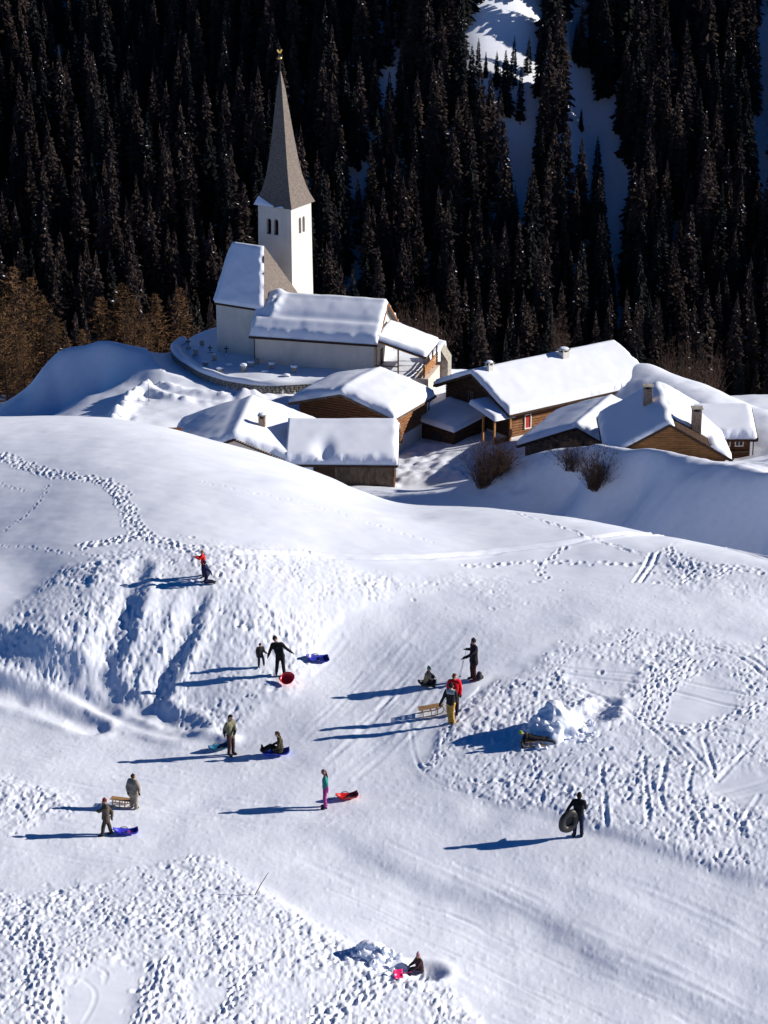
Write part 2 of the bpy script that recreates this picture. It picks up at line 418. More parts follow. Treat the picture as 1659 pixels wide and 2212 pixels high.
ZD += .035 * fbm(XX * .45, YY * .45, 2, 12) * groom + .018 * fbm(XX * .5, YY * .5, 2, 13)
# trodden lumps
lump = fbm(XX * 2.9, YY * 2.3, 3, 21) + .5 * (1 - 2 * np.abs(vnoise(XX * 4.3, YY * 3.5, 22)))
patch = .36 + .64 * sstep(fbm(XX * .42, YY * .42, 3, 24), -.55, .55)
ZD += trod * patch * (.026 * lump + .028 * fbm(XX * 7.0, YY * 5.6, 2, 23) + .016 * np.abs(vnoise(XX * 11, YY * 9, 26)))
ZD += trod * .07
# fine corduroy and crumbs of the piste
ZD += groom * (.004 * fbm(XX * 5, YY * 5, 3, 31, .65) + .006 * np.maximum(vnoise(XX * 7, YY * 7, 32) - .45, 0) * 3)
def near_window(x, y, r):
    j0 = np.searchsorted(rows, y - r); j1 = np.searchsorted(rows, y + r)
    a0 = (x - r) / y; a1 = (x + r) / y
    i0 = np.searchsorted(ya, min(a0, a1)); i1 = np.searchsorted(ya, max(a0, a1))
    return slice(j0, j1), slice(i0, i1)
def dent(x, y, rl, rw, ang, depth, rim=.35):
    w = near_window(x, y, max(rl, rw) * 1.9)
    X = XX[w] - x; Y = YY[w] - y
    if X.size == 0: return
    c, s = math.cos(ang), math.sin(ang)
    q = ((X * c + Y * s) / rl) ** 2 + ((-X * s + Y * c) / rw) ** 2
    ZD[w] += depth * (-np.exp(-q * 1.3) + rim * np.exp(-((np.sqrt(q) - 1.35) / .35) ** 2))
rng = random.Random(4)
# random boot prints over the trodden snow
flow = fbm(XX[::8, ::8] * .12, YY[::8, ::8] * .12, 2, 25) * 2.6
for tot in range(66000):
    j = rng.randrange(len(rows)); i = rng.randrange(len(ya))
    if rows[j] < 118 and rng.random() < trod[j, i] * patch[j, i]:
        a = flow[j // 8, i // 8] + rng.gauss(0, .7)
        q = min(2.4, math.exp(rng.gauss(-.15, .45)))
        dent(XX[j, i], YY[j, i], .080 * q, .046 * q * rng.uniform(.8, 1.3), a, .019 * q * rng.uniform(.4, 1.5), rng.uniform(.15, .6))
# people have wandered about: short rows of boot prints
for k in range(190):
    for _ in range(80):
        j = rng.randrange(len(rows)); i = rng.randrange(len(ya))
        if rows[j] < 112 and trod[j, i] > .6: break
    x, y = XX[j, i], YY[j, i]; a = rng.uniform(0, 6.28); n = rng.randint(8, 30); sd = 1
    for q in range(n):
        jj = min(max(int(np.searchsorted(rows, y)), 0), len(rows) - 1); ii = min(max(int(np.searchsorted(ya, x / y)), 0), len(ya) - 1)
        if not (60 < y < 114) or trod[jj, ii] < .35: break
        dent(x - math.sin(a) * .09 * sd, y + math.cos(a) * .09 * sd, rng.uniform(.10, .14), rng.uniform(.055, .075), a + rng.uniform(-.2, .2), rng.uniform(.02, .05), .4)
        x += math.cos(a) * .30; y += math.sin(a) * .30; a += rng.gauss(0, .10); sd = -sd
def foot_trail(pts, step=.36, width=.17, depth=.13, size=(.19, .12), scatter=.06, lanes=1):
    L = plan_line(pts)
    for ln in range(lanes):
        acc = 0; side = 1; off = (ln - (lanes - 1) / 2) * .32
        for (ax, ay), (bx, by) in zip(L[:-1], L[1:]):
            l = math.hypot(bx - ax, by - ay); ang = math.atan2(by - ay, bx - ax)
            while acc < l:
                t = acc / l
                x = ax + (bx - ax) * t; y = ay + (by - ay) * t
                o = side * width + off + rng.uniform(-scatter, scatter)
                dent(x - math.sin(ang) * o + rng.uniform(-scatter, scatter), y + math.cos(ang) * o, size[0] * rng.uniform(.8, 1.25), size[1] * rng.uniform(.8, 1.25),
                     ang + rng.uniform(-.4, .4), depth * rng.uniform(.6, 1.2), .5)
                acc += step * rng.uniform(.75, 1.2); side = -side
            acc -= l
foot_trail([(5,980),(60,1008),(150,1030),(220,1036),(255,1060),(275,1100),(287,1140),(312,1165),(352,1180),(430,1196)], .24, .11, .085, (.13, .085), .10, 2)
foot_trail([(302,1165),(240,1172),(170,1190)], .25, .1, .10, (.13, .085), .08, 2)
foot_trail([(102,1048),(88,1080),(62,1108),(0,1152)], .42, .05, .045, (.10, .06), .03)
foot_trail([(0,1182),(80,1186),(170,1206),(300,1212),(420,1216)], .4, .05, .04, (.10, .06), .03)
foot_trail([(0,1042),(60,1060)], .4, .05, .04, (.10, .06), .03)
foot_trail([(440,1042),(560,1066),(700,1092),(830,1140),(960,1176)], .55, .05, .04, (.11, .07), .05)
foot_trail([(1105,1104),(1200,1130),(1290,1170),(1330,1182),(1405,1206)], .75, .05, .06, (.3, .07), .03)
foot_trail([(1215,1185),(1190,1205),(1165,1225),(1175,1250)], .3, .1, .07, (.13, .085), .08)
foot_trail([(1000,1222),(1180,1215),(1390,1225),(1560,1222),(1659,1240)], .4, .12, .07, (.16, .11), .1)
foot_trail([(1435,1188),(1480,1215),(1500,1240),(1470,1262)], .27, .13, .065, (.13, .08), .11, 2)
foot_trail([(1540,1250),(1590,1225)], .27, .13, .065, (.13, .08), .11, 2)
foot_trail([(1400,1560),(1420,1500),(1440,1450),(1500,1425)], .25, .13, .055, (.13, .08), .12, 3)
foot_trail([(1440,1480),(1520,1440),(1590,1440),(1640,1500)], .32, .12, .05, (.13, .08), .08)
foot_trail([(1460,1590),(1560,1560),(1659,1520)], .27, .13, .065, (.13, .08), .11, 2)
foot_trail([(360,2075),(330,2120),(340,2160),(300,2230)], .26, .15, .07, (.14, .085), .10, 2)
foot_trail([(120,2230),(60,2160),(110,2080),(30,2010)], .26, .15, .06, (.14, .085), .12, 3)
foot_trail([(560,2090),(500,2140),(480,2212)], .3, .13, .07, (.14, .085), .08, 1)
foot_trail([(420,2110),(500,2085),(620,2075)], .3, .13, .06, (.14, .08), .08, 1)
foot_trail([(900,2090),(780,2150),(680,2212)], .28, .15, .07, (.16, .085), .09, 3)

def field(pts, reach, fn, L=None):
    """adds fn(distance, side, along) around a polyline"""
    L = plan_line(pts) if L is None else L
    x0, x1 = L[:, 0].min() - reach, L[:, 0].max() + reach; y0, y1 = L[:, 1].min() - reach, L[:, 1].max() + reach
    j0, j1 = np.searchsorted(rows, [y0, y1])
    sl = slice(j0, j1)
    X = XX[sl]; Y = YY[sl]
    k = (X > x0) & (X < x1)
    d, s, al = line_dist(X[k], Y[k], L)
    Zs = ZD[sl]; Zs[k] += fn(d, s, al, X[k], Y[k])
def ridge(pts, h, w, rough=.25):
    field(pts, w * 3.2, lambda d, s, al, X, Y: h * np.exp(-(d / w) ** 2) * (1 + rough * fbm(X * 1.3, Y * 1.3, 3, 41)))
def groove(pts, h, w, rim=.4):
    field(pts, w * 4, lambda d, s, al, X, Y: (1 + .45 * vnoise(X * 1.6, Y * 1.6, 43)) * h * (-np.exp(-(d / w) ** 2) + rim * np.exp(-((d - 1.7 * w) / (.6 * w)) ** 2)))
# sledging chutes on the mound face
groove([(300,1235),(288,1278),(270,1326),(245,1395),(228,1450)], .14, .5, .25)
groove([(428,1300),(417,1334),(392,1395),(352,1456),(334,1512)], .13, .45, .2)
ridge([(225,1240),(208,1274),(191,1339),(178,1425)], .07, .5)
ridge([(330,1240),(315,1274),(314,1326),(299,1395),(254,1456)], .08, .42)
ridge([(450,1310),(438,1334),(428,1395),(395,1452),(382,1525)], .08, .38)
ridge([(170,1480),(300,1560),(400,1585),(500,1600)], .16, .35)
# trough along the foot of the mound and runnels of the piste
groove([(-120,1370),(0,1402),(100,1440),(180,1492),(260,1532),(330,1562),(400,1580)], .16, .6, .5)
groove([(-120,1455),(0,1490),(110,1530),(200,1575)], .12, .5, .5)
def step_line(pts, h, w, tail, seed=51):
    def fn(d, s, al, X, Y):
        sd = d * s
        fade = sstep(al, 0, 4)
        return fade * h * (np.tanh(sd / w) * np.exp(-d / tail)) * (1 + .15 * vnoise(X * .8, Y * .8, seed))
    field(pts, tail * 4, fn)
G1 = [(600,1760),(700,1800),(800,1850),(900,1915),(1050,1952),(1150,1982),(1230,2040),(1300,2090),(1400,2140),(1530,2196),(1720,2280)]
step_line(G1, .13, .85, 3.5)
field(G1, 3, lambda d, s, al, X, Y: -.04 * np.exp(-(d / .55) ** 2) * sstep(al, 1, 9) * (1 + .5 * vnoise(X * .5, Y * .5, 52)))
step_line([(1100,1860),(1250,1900),(1400,1960),(1530,2040),(1700,2110)], -.04, .5, 1.6)
step_line([(1040,1722),(1120,1740),(1200,1756),(1330,1808),(1480,1858),(1660,1912),(1900,1990)], .035, .35, 2.0)
step_line([(1990,1420),(1659,1372),(1500,1350),(1330,1342),(1180,1385),(1090,1430),(1040,1480)], -.03, .35, 2.0)
step_line([(440,1850),(560,1915),(700,2006),(800,2062),(900,2120),(1000,2180),(1100,2240)], -.04, .35, 2.0)
# sledge and ski lines
groove([(520,1202),(650,1199),(800,1206),(1000,1199),(1200,1181),(1300,1160),(1380,1151),(1480,1158),(1600,1190),(1700,1215)], .11, .17, .6)
for o in (0, 16):
    groove([(1422 - o,1198),(1410 - o,1225),(1385 - o,1262)], .05, .075, .4)
for pts in ([(1659,1450),(1620,1420),(1560,1405),(1420,1425)],
            [(1190,1470),(1290,1500),(1390,1560),(1470,1640)], [(1210,1455),(1400,1480),(1640,1540)], [(1240,1520),(1430,1560),(1600,1590)], [(1520,1600),(1540,1670)], [(1640,1600),(1550,1690)],
            [(1480,1610),(1540,1680)], [(1390,1640),(1400,1780)], [(1440,1640),(1420,1740),(1470,1790)], [(1500,1650),(1480,1720),(1520,1780)], [(1530,1750),(1659,1740)], [(1540,1720),(1659,1690)],
            [(1540,1740),(1659,1712)], [(1640,1720),(1600,1790)], [(1300,1660),(1310,1790)], [(560,2085),(700,2105),(860,2095)], [(420,2100),(560,2080),(640,2080)], 
            [(1540,1400),(1600,1420),(1670,1480)], [(1180,1440),(1420,1462),(1659,1510)]):
    groove(pts, .030, .085, .5)
for pts in ([(1150,1745),(1020,1722),(930,1690),(895,1640),(885,1560)], [(185,2085),(232,2100),(225,2125)], [(180,2120),(208,2140),(205,2170),(180,2212)]): groove(pts, .010, .07, .5)
rr = random.Random(8)
# long faint skid lines over the piste
for k in range(46):
    x0 = rr.uniform(560, 1500); y0 = rr.uniform(1820, 2200); l = rr.uniform(90, 330)
    groove([(x0, y0), (x0 + l * .5, y0 + l * .2 + rr.uniform(-8, 8)), (x0 + l, y0 + l * .47)], rr.uniform(.003, .009), rr.uniform(.06, .16), .7)
for k in range(30):
    x0 = rr.uniform(-60, 500); y0 = rr.uniform(1600, 1850); l = rr.uniform(80, 260)
    groove([(x0, y0), (x0 + l * .5, y0 + l * .10), (x0 + l, y0 + l * .12)], rr.uniform(.003, .009), rr.uniform(.06, .16), .7)
for k in range(30):
    x0 = rr.uniform(700, 1000); y0 = rr.uniform(1330, 1560); l = rr.uniform(60, 200)
    groove([(x0, y0), (x0 - l * .3, y0 + l * .4), (x0 - l * .75, y0 + l * .8)], rr.uniform(.003, .009), rr.uniform(.06, .16), .7)
# hollows: pit of the digging child, pit beside the snow heap
def bowl(u, v, r, depth, rim=.3):
    p = ray_base(u, v); dent(p[0], p[1], r, r * .8, 0.2, depth, rim)
bowl(420, 971, .75, .34, .25); bowl(384, 966, .6, .28, .2)
bowl(594, 716, .8, .26, .35); bowl(604, 706, .6, .2, .3)
ZN = ZB + ZD

def grid_mesh(name, X, Y, Z, attrs=None):
    nr, nc = X.shape
    me = bpy.data.meshes.new(name)
    me.vertices.add(nr * nc)
    me.vertices.foreach_set('co', np.stack([X, Y, Z], -1).astype(np.float32).ravel())
    idx = np.arange(nr * nc, dtype=np.int32).reshape(nr, nc)
    q = np.stack([idx[:-1, :-1], idx[:-1, 1:], idx[1:, 1:], idx[1:, :-1]], -1).reshape(-1, 4)
    n = len(q)
    me.loops.add(n * 4); me.polygons.add(n)
    me.loops.foreach_set('vertex_index', q.ravel())
    me.polygons.foreach_set('loop_start', np.arange(0, n * 4, 4, dtype=np.int32))
    me.polygons.foreach_set('use_smooth', np.ones(n, bool))
    me.update(calc_edges=True)
    for k, a in (attrs or {}).items():
        at = me.attributes.new(k, 'FLOAT', 'POINT'); at.data.foreach_set('value', a.astype(np.float32).ravel())
    return me
# snow material of the slope: crumbs on the groomed piste, crust on the trodden snow
def ground_snow():
    m = mat('ground_snow', SNOWC, .55, .25); nt, b = nodes_of(m)
    g = nt.nodes.new('ShaderNodeNewGeometry')
    n1 = nt.nodes.new('ShaderNodeTexNoise'); n1.inputs['Scale'].default_value = 7.0; n1.inputs['Detail'].default_value = 7; n1.inputs['Roughness'].default_value = .7
    n2 = nt.nodes.new('ShaderNodeTexNoise'); n2.inputs['Scale'].default_value = .6; n2.inputs['Detail'].default_value = 4
    at = nt.nodes.new('ShaderNodeAttribute'); at.attribute_name = 'worn'
    for n in (n1, n2): nt.links.new(g.outputs['Position'], n.inputs['Vector'])
    r = nt.nodes.new('ShaderNodeValToRGB'); r.color_ramp.elements[0].position = .35; r.color_ramp.elements[1].position = .65
    r.color_ramp.elements[0].color = (.68, .735, .865, 1); r.color_ramp.elements[1].color = (.73, .785, .90, 1)
    nt.links.new(n2.outputs['Fac'], r.inputs['Fac']); nt.links.new(r.outputs[0], b.inputs['Base Color'])
    mul = nt.nodes.new('ShaderNodeMath'); mul.operation = 'MULTIPLY_ADD'; mul.inputs[1].default_value = .22; mul.inputs[2].default_value = .06
    nt.links.new(at.outputs['Fac'], mul.inputs[0])
    bp = nt.nodes.new('ShaderNodeBump'); bp.inputs['Distance'].default_value = .05
    nt.links.new(mul.outputs[0], bp.inputs['Strength']); nt.links.new(n1.outputs['Fac'], bp.inputs['Height']); nt.links.new(bp.outputs[0], b.inputs['Normal'])
    return m
M['ground_snow'] = ground_snow()
o = link('snow_slope', grid_mesh('snow_slope', XX, YY, ZN, {'worn': np.clip(groom * .7 + trod, 0, 1)}), M['ground_snow'])
tag(o, 'near snow slope with groomed sledging piste and trodden powder', kind='structure')
def near_z(x, y):
    j = np.clip(np.searchsorted(rows, y) - 1, 0, len(rows) - 2); fy = (y - rows[j]) / (rows[j + 1] - rows[j])
    a = x / y; i = int(np.clip(np.searchsorted(ya, a) - 1, 0, len(ya) - 2)); fx = (a - ya[i]) / (ya[i + 1] - ya[i])
    return float(ZN[j, i] * (1 - fx) * (1 - fy) + ZN[j, i + 1] * fx * (1 - fy) + ZN[j + 1, i] * (1 - fx) * fy + ZN[j + 1, i + 1] * fx * fy)
def on_slope(u, v):
    """the point of the near slope that shows at a place of the plan"""
    return _ray_grid(u, v, ZN)

# ------------------------------------------------------------------ village ground
TERRZ = -72.0
wall_px = [(172, 356), (175.7, 363), (182, 368.5), (190.2, 373.5), (200, 379.5), (210, 383.6), (224, 388), (239, 391), (254, 393), (268, 394), (283, 393.6), (300, 392.5), (318, 391.5)]
WALL = np.array([unz(u, v, -73.15)[:2] for u, v in wall_px])
WALL = np.vstack([WALL, WALL[-1] + np.array([9.5, .4])])
WALL = np.vstack([[[WALL[0, 0] + 1.0, WALL[0, 1] + 3.0], [WALL[0, 0] + .15, WALL[0, 1] + 1.2]], WALL])
def smooth_line(L, n=3):
    L = np.array(L, float)
    for _ in range(n):
        Q = [L[0]]
        for a, b in zip(L[:-1], L[1:]): Q += [.75 * a + .25 * b, .25 * a + .75 * b]
        Q.append(L[-1]); L = np.array(Q)
    return L
WALLS = smooth_line(WALL, 2)
TERRACE = np.vstack([WALLS, [[7.0, 252], [0, 258.5], [-10, 259], [-18, 258.5]]])
def in_poly(x, y, poly):
    ins = np.zeros(x.shape, bool); n = len(poly)
    for i in range(n):
        x0, y0 = poly[i]; x1, y1 = poly[(i + 1) % n]
        if y0 == y1: continue
        ins ^= ((y0 > y) != (y1 > y)) & (x < (x1 - x0) * (y - y0) / (y1 - y0) + x0)
    return ins
vu = np.concatenate([np.arange(-560, -190, 12.), np.arange(-190, 965, 2.6), np.arange(965, 1340, 12.)])
va = (vu - 384) / FPX / CT
vrows = np.concatenate([np.arange(146, 176, .9), np.arange(176, 264, .27), np.arange(264, 301, .9)])
VA, VY = np.meshgrid(va, vrows); VX = VA * VY
VB = H0(VX, VY)
VB = np.where(VY < 151, VB - .08 * (151 - VY), VB)
VU, VV = proj(VX, VY, VB)
vt = lookup(VTROD, VU, VV)
VZ = VB + .16 * fbm(VX * .14, VY * .14, 3, 61) + .05 * fbm(VX * .5, VY * .5, 2, 62)
VZ += .35 * sstep(VU, 500, 580) * sstep(VV, 445, 470) * (VY < 216) * fbm(VX * .22, VY * .3, 3, 67)
VZ += vt * (.22 * fbm(VX * 1.1, VY * 1.1, 2, 63) + .12 * np.maximum(fbm(VX * 2.2, VY * 2.2, 1, 64), 0))
dW, sW, aW = line_dist(VX, VY, WALLS)
ins = in_poly(VX, VY, TERRACE)
tb = TERRZ + .05 * fbm(VX * .4, VY * .4, 2, 65) - .22 * np.exp(-(np.maximum(dW - .9, 0) / 1.2) ** 2) + .10 * sstep(dW, 0, 3)
VZ = np.where(ins, tb, VZ)
VZ = np.where(~ins & (dW < 3.0) & (VZ > -73.0), np.minimum(VZ, -73.0 + .2 * dW), VZ)
# banks thrown up around the cleared plaza
def vbank(pts, h, w, seed=66):
    global VZ
    L = np.array([unz(u, v, -73.0)[:2] for u, v in pts])
    d, s, al = line_dist(VX, VY, L)
    VZ = VZ + np.where(d < w * 3, h * np.exp(-(d / w) ** 2) * (1 + .55 * fbm(VX * .9, VY * .9, 2, seed)), 0)
vbank([(112, 424), (121, 410), (130, 397), (146, 390)], .75, .9)
vbank([(150, 392), (165, 397), (185, 400)], .5, .7)
vbank([(162, 388), (190, 393), (220, 396), (262, 396)], .55, .8)
o = link('village_ground', grid_mesh('village_ground', VX, VY, VZ), M['snow'])
tag(o, 'snow covered ground of the village and its mounds', kind='structure')
def vill_z(x, y):
    j = int(np.clip(np.searchsorted(vrows, y) - 1, 0, len(vrows) - 2)); fy = (y - vrows[j]) / (vrows[j + 1] - vrows[j])
    a = x / y; i = int(np.clip(np.searchsorted(va, a) - 1, 0, len(va) - 2)); fx = (a - va[i]) / (va[i + 1] - va[i])
    return float(VZ[j, i] * (1 - fx) * (1 - fy) + VZ[j, i + 1] * fx * (1 - fy) + VZ[j + 1, i] * (1 - fx) * fy + VZ[j + 1, i + 1] * fx * fy)
def on_village(u, v, y0=176.0):
    d = un(u, v, 1.0); y = y0
    while y < 296:
        t = y / d[1]
        if vill_z(d[0] * t, y) > d[2] * t: break
        y += .15
    t = y / d[1]
    return np.array([d[0] * t, y, vill_z(d[0] * t, y)])

# ------------------------------------------------------------------ mountainside across the valley
_pz = np.array([[280, -84], [300, -95], [330, -111], [380, -133], [430, -146], [462, -149], [480, -141], [700, 13], [1000, 223], [1400, 460]])
def fz(x, y):
    z = np.interp(y, _pz[:, 0], _pz[:, 1])
    k = sstep(y, 470, 520)
    u, v = proj(x, y, z)
    z = z + k * (3.0 * fbm(x * .02, y * .02, 3, 71) + .5 * fbm(x * .15, y * .15, 2, 72))
    # rib with the sunny clearing and the gully right of it
    g = 598 + (v - 150) * .12
    z = z - k * 5.0 * np.exp(-((u - g) / 26) ** 2) + k * 21.0 * np.exp(-((u - 474) / np.where(u < 474, 150, 85)) ** 2) * sstep(y, 500, 552)
    return z
fx_ = np.linspace(-420, 420, 240); fy_ = np.concatenate([np.arange(296, 470, 6.), np.arange(470, 640, 1.6), np.arange(640, 1400, 12.)])
FX, FY = np.meshgrid(fx_, fy_)
o = link('mountainside', grid_mesh('mountainside', FX, FY, fz(FX, FY)), M['snow'])
tag(o, 'steep wooded mountainside under snow across the valley', kind='structure')

# ------------------------------------------------------------------ houses
class House:
    """gabled building; local x runs along the ridge from the front gable, local y across (left positive)"""
    def __init__(s, name, label, cat, rf, phi, L, w, d, ground, ov=.7, og=.6):
        s.L, s.w, s.d, s.ov, s.og = L, w, d, ov, og
        s.z0 = ground; s.hr = rf[2] - ground
        s.o = empty(name, (rf[0], rf[1], ground), phi)
        tag(s.o, label, cat)
        s.s0, s.s1 = og, L - og; s.pw = w - ov
    def roof_h(s, p): return s.hr - s.d * abs(p) / s.w
    def core(s, mt, base=-1.5, name='wall'):
        h = s.roof_h(s.pw) - .02; p = s.pw; a, b = s.s0, s.s1
        v = [(a,-p,base),(a,p,base),(a,p,h),(a,0,s.hr-.16),(a,-p,h),(b,-p,base),(b,p,base),(b,p,h),(b,0,s.hr-.16),(b,-p,h)]
        f = [(0,4,3,2,1),(5,6,7,8,9),(0,5,9,4),(1,2,7,6),(4,9,8,3),(3,8,7,2),(0,1,6,5)]
        return MB().add(v, f).build(name, mt, s.o)
    def roof(s, mt, th=.14):
        L, w, d, hr = s.L, s.w, s.d, s.hr
        v = []
        for x in (0, L):
            v += [(x,-w,hr-d-th),(x,0,hr-th),(x,w,hr-d-th),(x,w,hr-d),(x,0,hr),(x,-w,hr-d)]
        f = [(0,5,4,1),(1,4,3,2),(6,7,10,11),(7,8,9,10),(0,1,7,6),(1,2,8,7),(2,3,9,8),(3,4,10,9),(4,5,11,10),(5,0,6,11)]
        r = MB().add(v, f).build('roof', mt, s.o)
        return r
    def boards(s, mt, roofobj=None):
        L, w, d, hr = s.L, s.w, s.d, s.hr
        for sg in (-1, 1):
            MB().bar((-.03, 0, hr - .10), (-.03, sg * (w + .03), hr - d - .10), .05, .24).build('verge_board', mt, s.o)
            MB().bar((.02, sg * (w + .07), hr - d - .13), (L - .02, sg * (w + .07), hr - d - .13), .07, .22).build('eave_board', mt, s.o)
            n = max(3, int(L / 1.6))
            for k in range(n):
                x = .25 + (L - .5) * k / (n - 1)
                p0, p1 = s.pw - .15, w - .02
                MB().bar((x, sg * p0, s.roof_h(p0) - .23), (x, sg * p1, s.roof_h(p1) - .23), .12, .16).build('rafter', mt, s.o)
    def snow(s, mt, th=.55, tfun=None, r=.55, seed=1, over=.02, ripple=.018, ridge_r=.8, sag=0.0, open_end=False):
        L, w = s.L, s.w
        ns, npp = max(24, int(L / .22)), max(28, int(2 * w / .22))
        S = np.linspace(-over, L + over, ns); P = np.linspace(-w - over, w + over, npp)
        SS, PP = np.meshgrid(S, P, indexing='ij')
        base = s.hr - s.d * np.abs(PP) / w
        rounded = s.hr - s.d * (np.sqrt(PP ** 2 + ridge_r ** 2) - ridge_r * .55) / w
        e = np.minimum(np.minimum(SS + over, L + over - SS), np.minimum(w + over - PP, PP + w + over))
        if open_end: e = np.minimum(SS + over, np.minimum(w + over - PP, PP + w + over))
        en = e + .14 * fbm(SS * 1.1 + seed * 7, PP * 1.1, 4, seed, .6)
        q = np.clip(en / r, 0, 1)
        t = th * np.sqrt(np.clip(1 - (1 - q) ** 2, 0, 1))
        t = t * (1 + .05 * fbm(SS * .3 + seed, PP * .3, 2, seed + 3)) + ripple * q * fbm(SS * .8, PP * .8 + seed, 2, seed + 5)
        if tfun is not None: t = t * tfun(SS, PP)
        t = np.maximum(t, 0)
        top = np.where(t > .02, np.maximum(rounded, base + .0) + t, base - .05)
        top = np.maximum(top, base - .05)
        if sag: top = top - sag * np.sin(np.pi * np.clip(SS / L, 0, 1))
        V = [(SS[i, j], PP[i, j], top[i, j]) for i in range(ns) for j in range(npp)]
        nb = len(V)
        V += [(SS[i, j], PP[i, j], base[i, j] - .06) for i in range(ns) for j in range(npp)]
        Fc = []
        vis = t > .02
        def q4(i, j): return (vis[i, j] or vis[i + 1, j] or vis[i, j + 1] or vis[i + 1, j + 1])
        for i in range(ns - 1):
            for j in range(npp - 1):
                if not q4(i, j): continue
                a, b, c, dd = i * npp + j, (i + 1) * npp + j, (i + 1) * npp + j + 1, i * npp + j + 1
                Fc.append((a, b, c, dd))
        # skirt round the outside
        per = [(i, 0) for i in range(ns)] + [(ns - 1, j) for j in range(1, npp)] + [(i, npp - 1) for i in range(ns - 2, -1, -1)] + [(0, j) for j in range(npp - 2, 0, -1)]
        for k in range(len(per)):
            a = per[k]; b = per[(k + 1) % len(per)]
            if vis[a] or vis[b] or tfun is None:
                ia, ib = a[0] * npp + a[1], b[0] * npp + b[1]
                Fc.append((ia, ib, ib + nb, ia + nb))
        me = mesh_from(V, Fc, 'roof_snow')
        bm = bmesh.new(); bm.from_mesh(me)
        bmesh.ops.delete(bm, geom=[v for v in bm.verts if not v.link_faces], context='VERTS')
        bmesh.ops.recalc_face_normals(bm, faces=bm.faces); bm.to_mesh(me); bm.free()
        return link('roof_snow', me, mt, s.o, smooth=True)
    def gable_logs(s, mt, unit, step=.24, h0=-.6, h1=None, end='front', proud=.06, name='log', limit=None):
        x = s.s0 - proud if end == 'front' else s.s1 + proud
        h = h0; top = s.hr - .22
        rr = random.Random(int(abs(s.L * 1000)) + 5)
        while h + step < top:
            hh = h + step
            half = s.pw if hh < s.roof_h(s.pw) - .05 else (s.hr - .2 - hh) / s.d * s.w
            half = min(half, s.pw) + (0 if hh >= s.roof_h(s.pw) - .05 else .12 if name == 'log' else 0)
            if half < .2: break
            if (h1 is None or hh <= h1) and (limit is None or limit(h)):
                c = rr.uniform(-.012, .012)
                link(name, unit, None, s.o, (x + c, 0, h + step / 2), (0, 0, math.pi / 2), (2 * half, .16, step * .94))
            h += step
    def side_logs(s, mt, unit, side=-1, step=.24, h0=-.6, h1=None, proud=.06, name='log', a=None, b=None):
        y = side * (s.pw + proud); h = h0; top = s.roof_h(s.pw) - .05 if h1 is None else h1
        a = s.s0 - .18 if a is None else a; b = s.s1 + .18 if b is None else b
        rr = random.Random(int(abs(s.w * 1000)) + 3)
        while h + step < top + .02:
            link(name, unit, None, s.o, ((a + b) / 2, y + rr.uniform(-.012, .012), h + step / 2), (0, 0, 0), (b - a, .16, step * .94))
            h += step
    def boards_v(s, unit, side, a, b, h0, h1, step=.22, name='plank', proud=.04):
        n = int((b - a) / step); rr = random.Random(9)
        for k in range(n):
            link(name, unit, None, s.o, (a + (k + .5) * step, side * (s.pw + proud + rr.uniform(0, .015)), (h0 + h1) / 2 + rr.uniform(-.02, .02)), (0, math.pi / 2, 0), (h1 - h0, .05, step * .9))
    def window(s, side, x, z, w, h, frame, pane, shutter=None, on='side', cross=True):
        """side: -1/+1 long walls, or 'front' gable"""
        win = None
        def P(a, b, c):                         # a along the wall, b outwards, c up
            if on == 'side': return (x + a, side * (s.pw + .17 + b), z + c)
            return (s.s0 - .17 - b, x + a, z + c)
        def bx(a0, a1, b0, b1, c0, c1):
            p, q = P(a0, b0, c0), P(a1, b1, c1)
            return [min(p[i], q[i]) for i in range(3)], [max(p[i], q[i]) for i in range(3)]
        def put(name, mt, par, boxes):
            m = MB()
            for b in boxes:
                lo, hi = bx(*b); m.box(lo[0], hi[0], lo[1], hi[1], lo[2], hi[2])
            return m.build(name, mt, par)
        f = .09
        win = put('window', frame, s.o, [(-w/2-f, -w/2, -.10, .06, -f, h+f), (w/2, w/2+f, -.05, .06, -f, h+f), (-w/2, w/2, -.05, .06, h, h+f), (-w/2, w/2, -.05, .06, -f, 0)])
        put('pane', pane, win, [(-w/2, w/2, -.045, -.02, 0, h)])
        if cross: put('glazing_bar', frame, win, [(-.03, .03, -.02, .03, 0, h), (-w/2, w/2, -.015, .025, h*.55, h*.55+.05)])
        if shutter:
            for sg in (-1, 1): put('shutter', shutter, win, [(sg*(w/2+f) if sg > 0 else -(w/2+f)-w*.5, (w/2+f)+w*.5 if sg > 0 else -(w/2+f), 0, .07, -f*.5, h+f*.5)])
        return win
    def chimney(s, x, p, w, h, mt, l=None, style='cap', label=None, snow=True):
        l = l or w; zr = s.roof_h(p)
        st = MB().box(x - w/2, x + w/2, p - l/2, p + l/2, zr - .5, zr + h).build('chimney', mt, s.o, bevel=.02)
        for a in (-1, 1):
            for b in (-1, 1): MB().box(x + a*w*.40 - .06, x + a*w*.40 + .06, p + b*l*.40 - .06, p + b*l*.40 + .06, zr + h, zr + h + .22).build('cap_post', mt, st)
        MB().box(x - w*.34, x + w*.34, p - l*.34, p + l*.34, zr + h, zr + h + .03).build('flue', M['dark'], st)
        MB().box(x - w*.62, x + w*.62, p - l*.62, p + l*.62, zr + h + .22, zr + h + .30).build('chimney_cap', M['stone'], st, bevel=.015)
        if snow:
            lumps(st, 'snow_cap', (x, p, zr + h + .30), (w*.58, l*.58, .16))
        return st
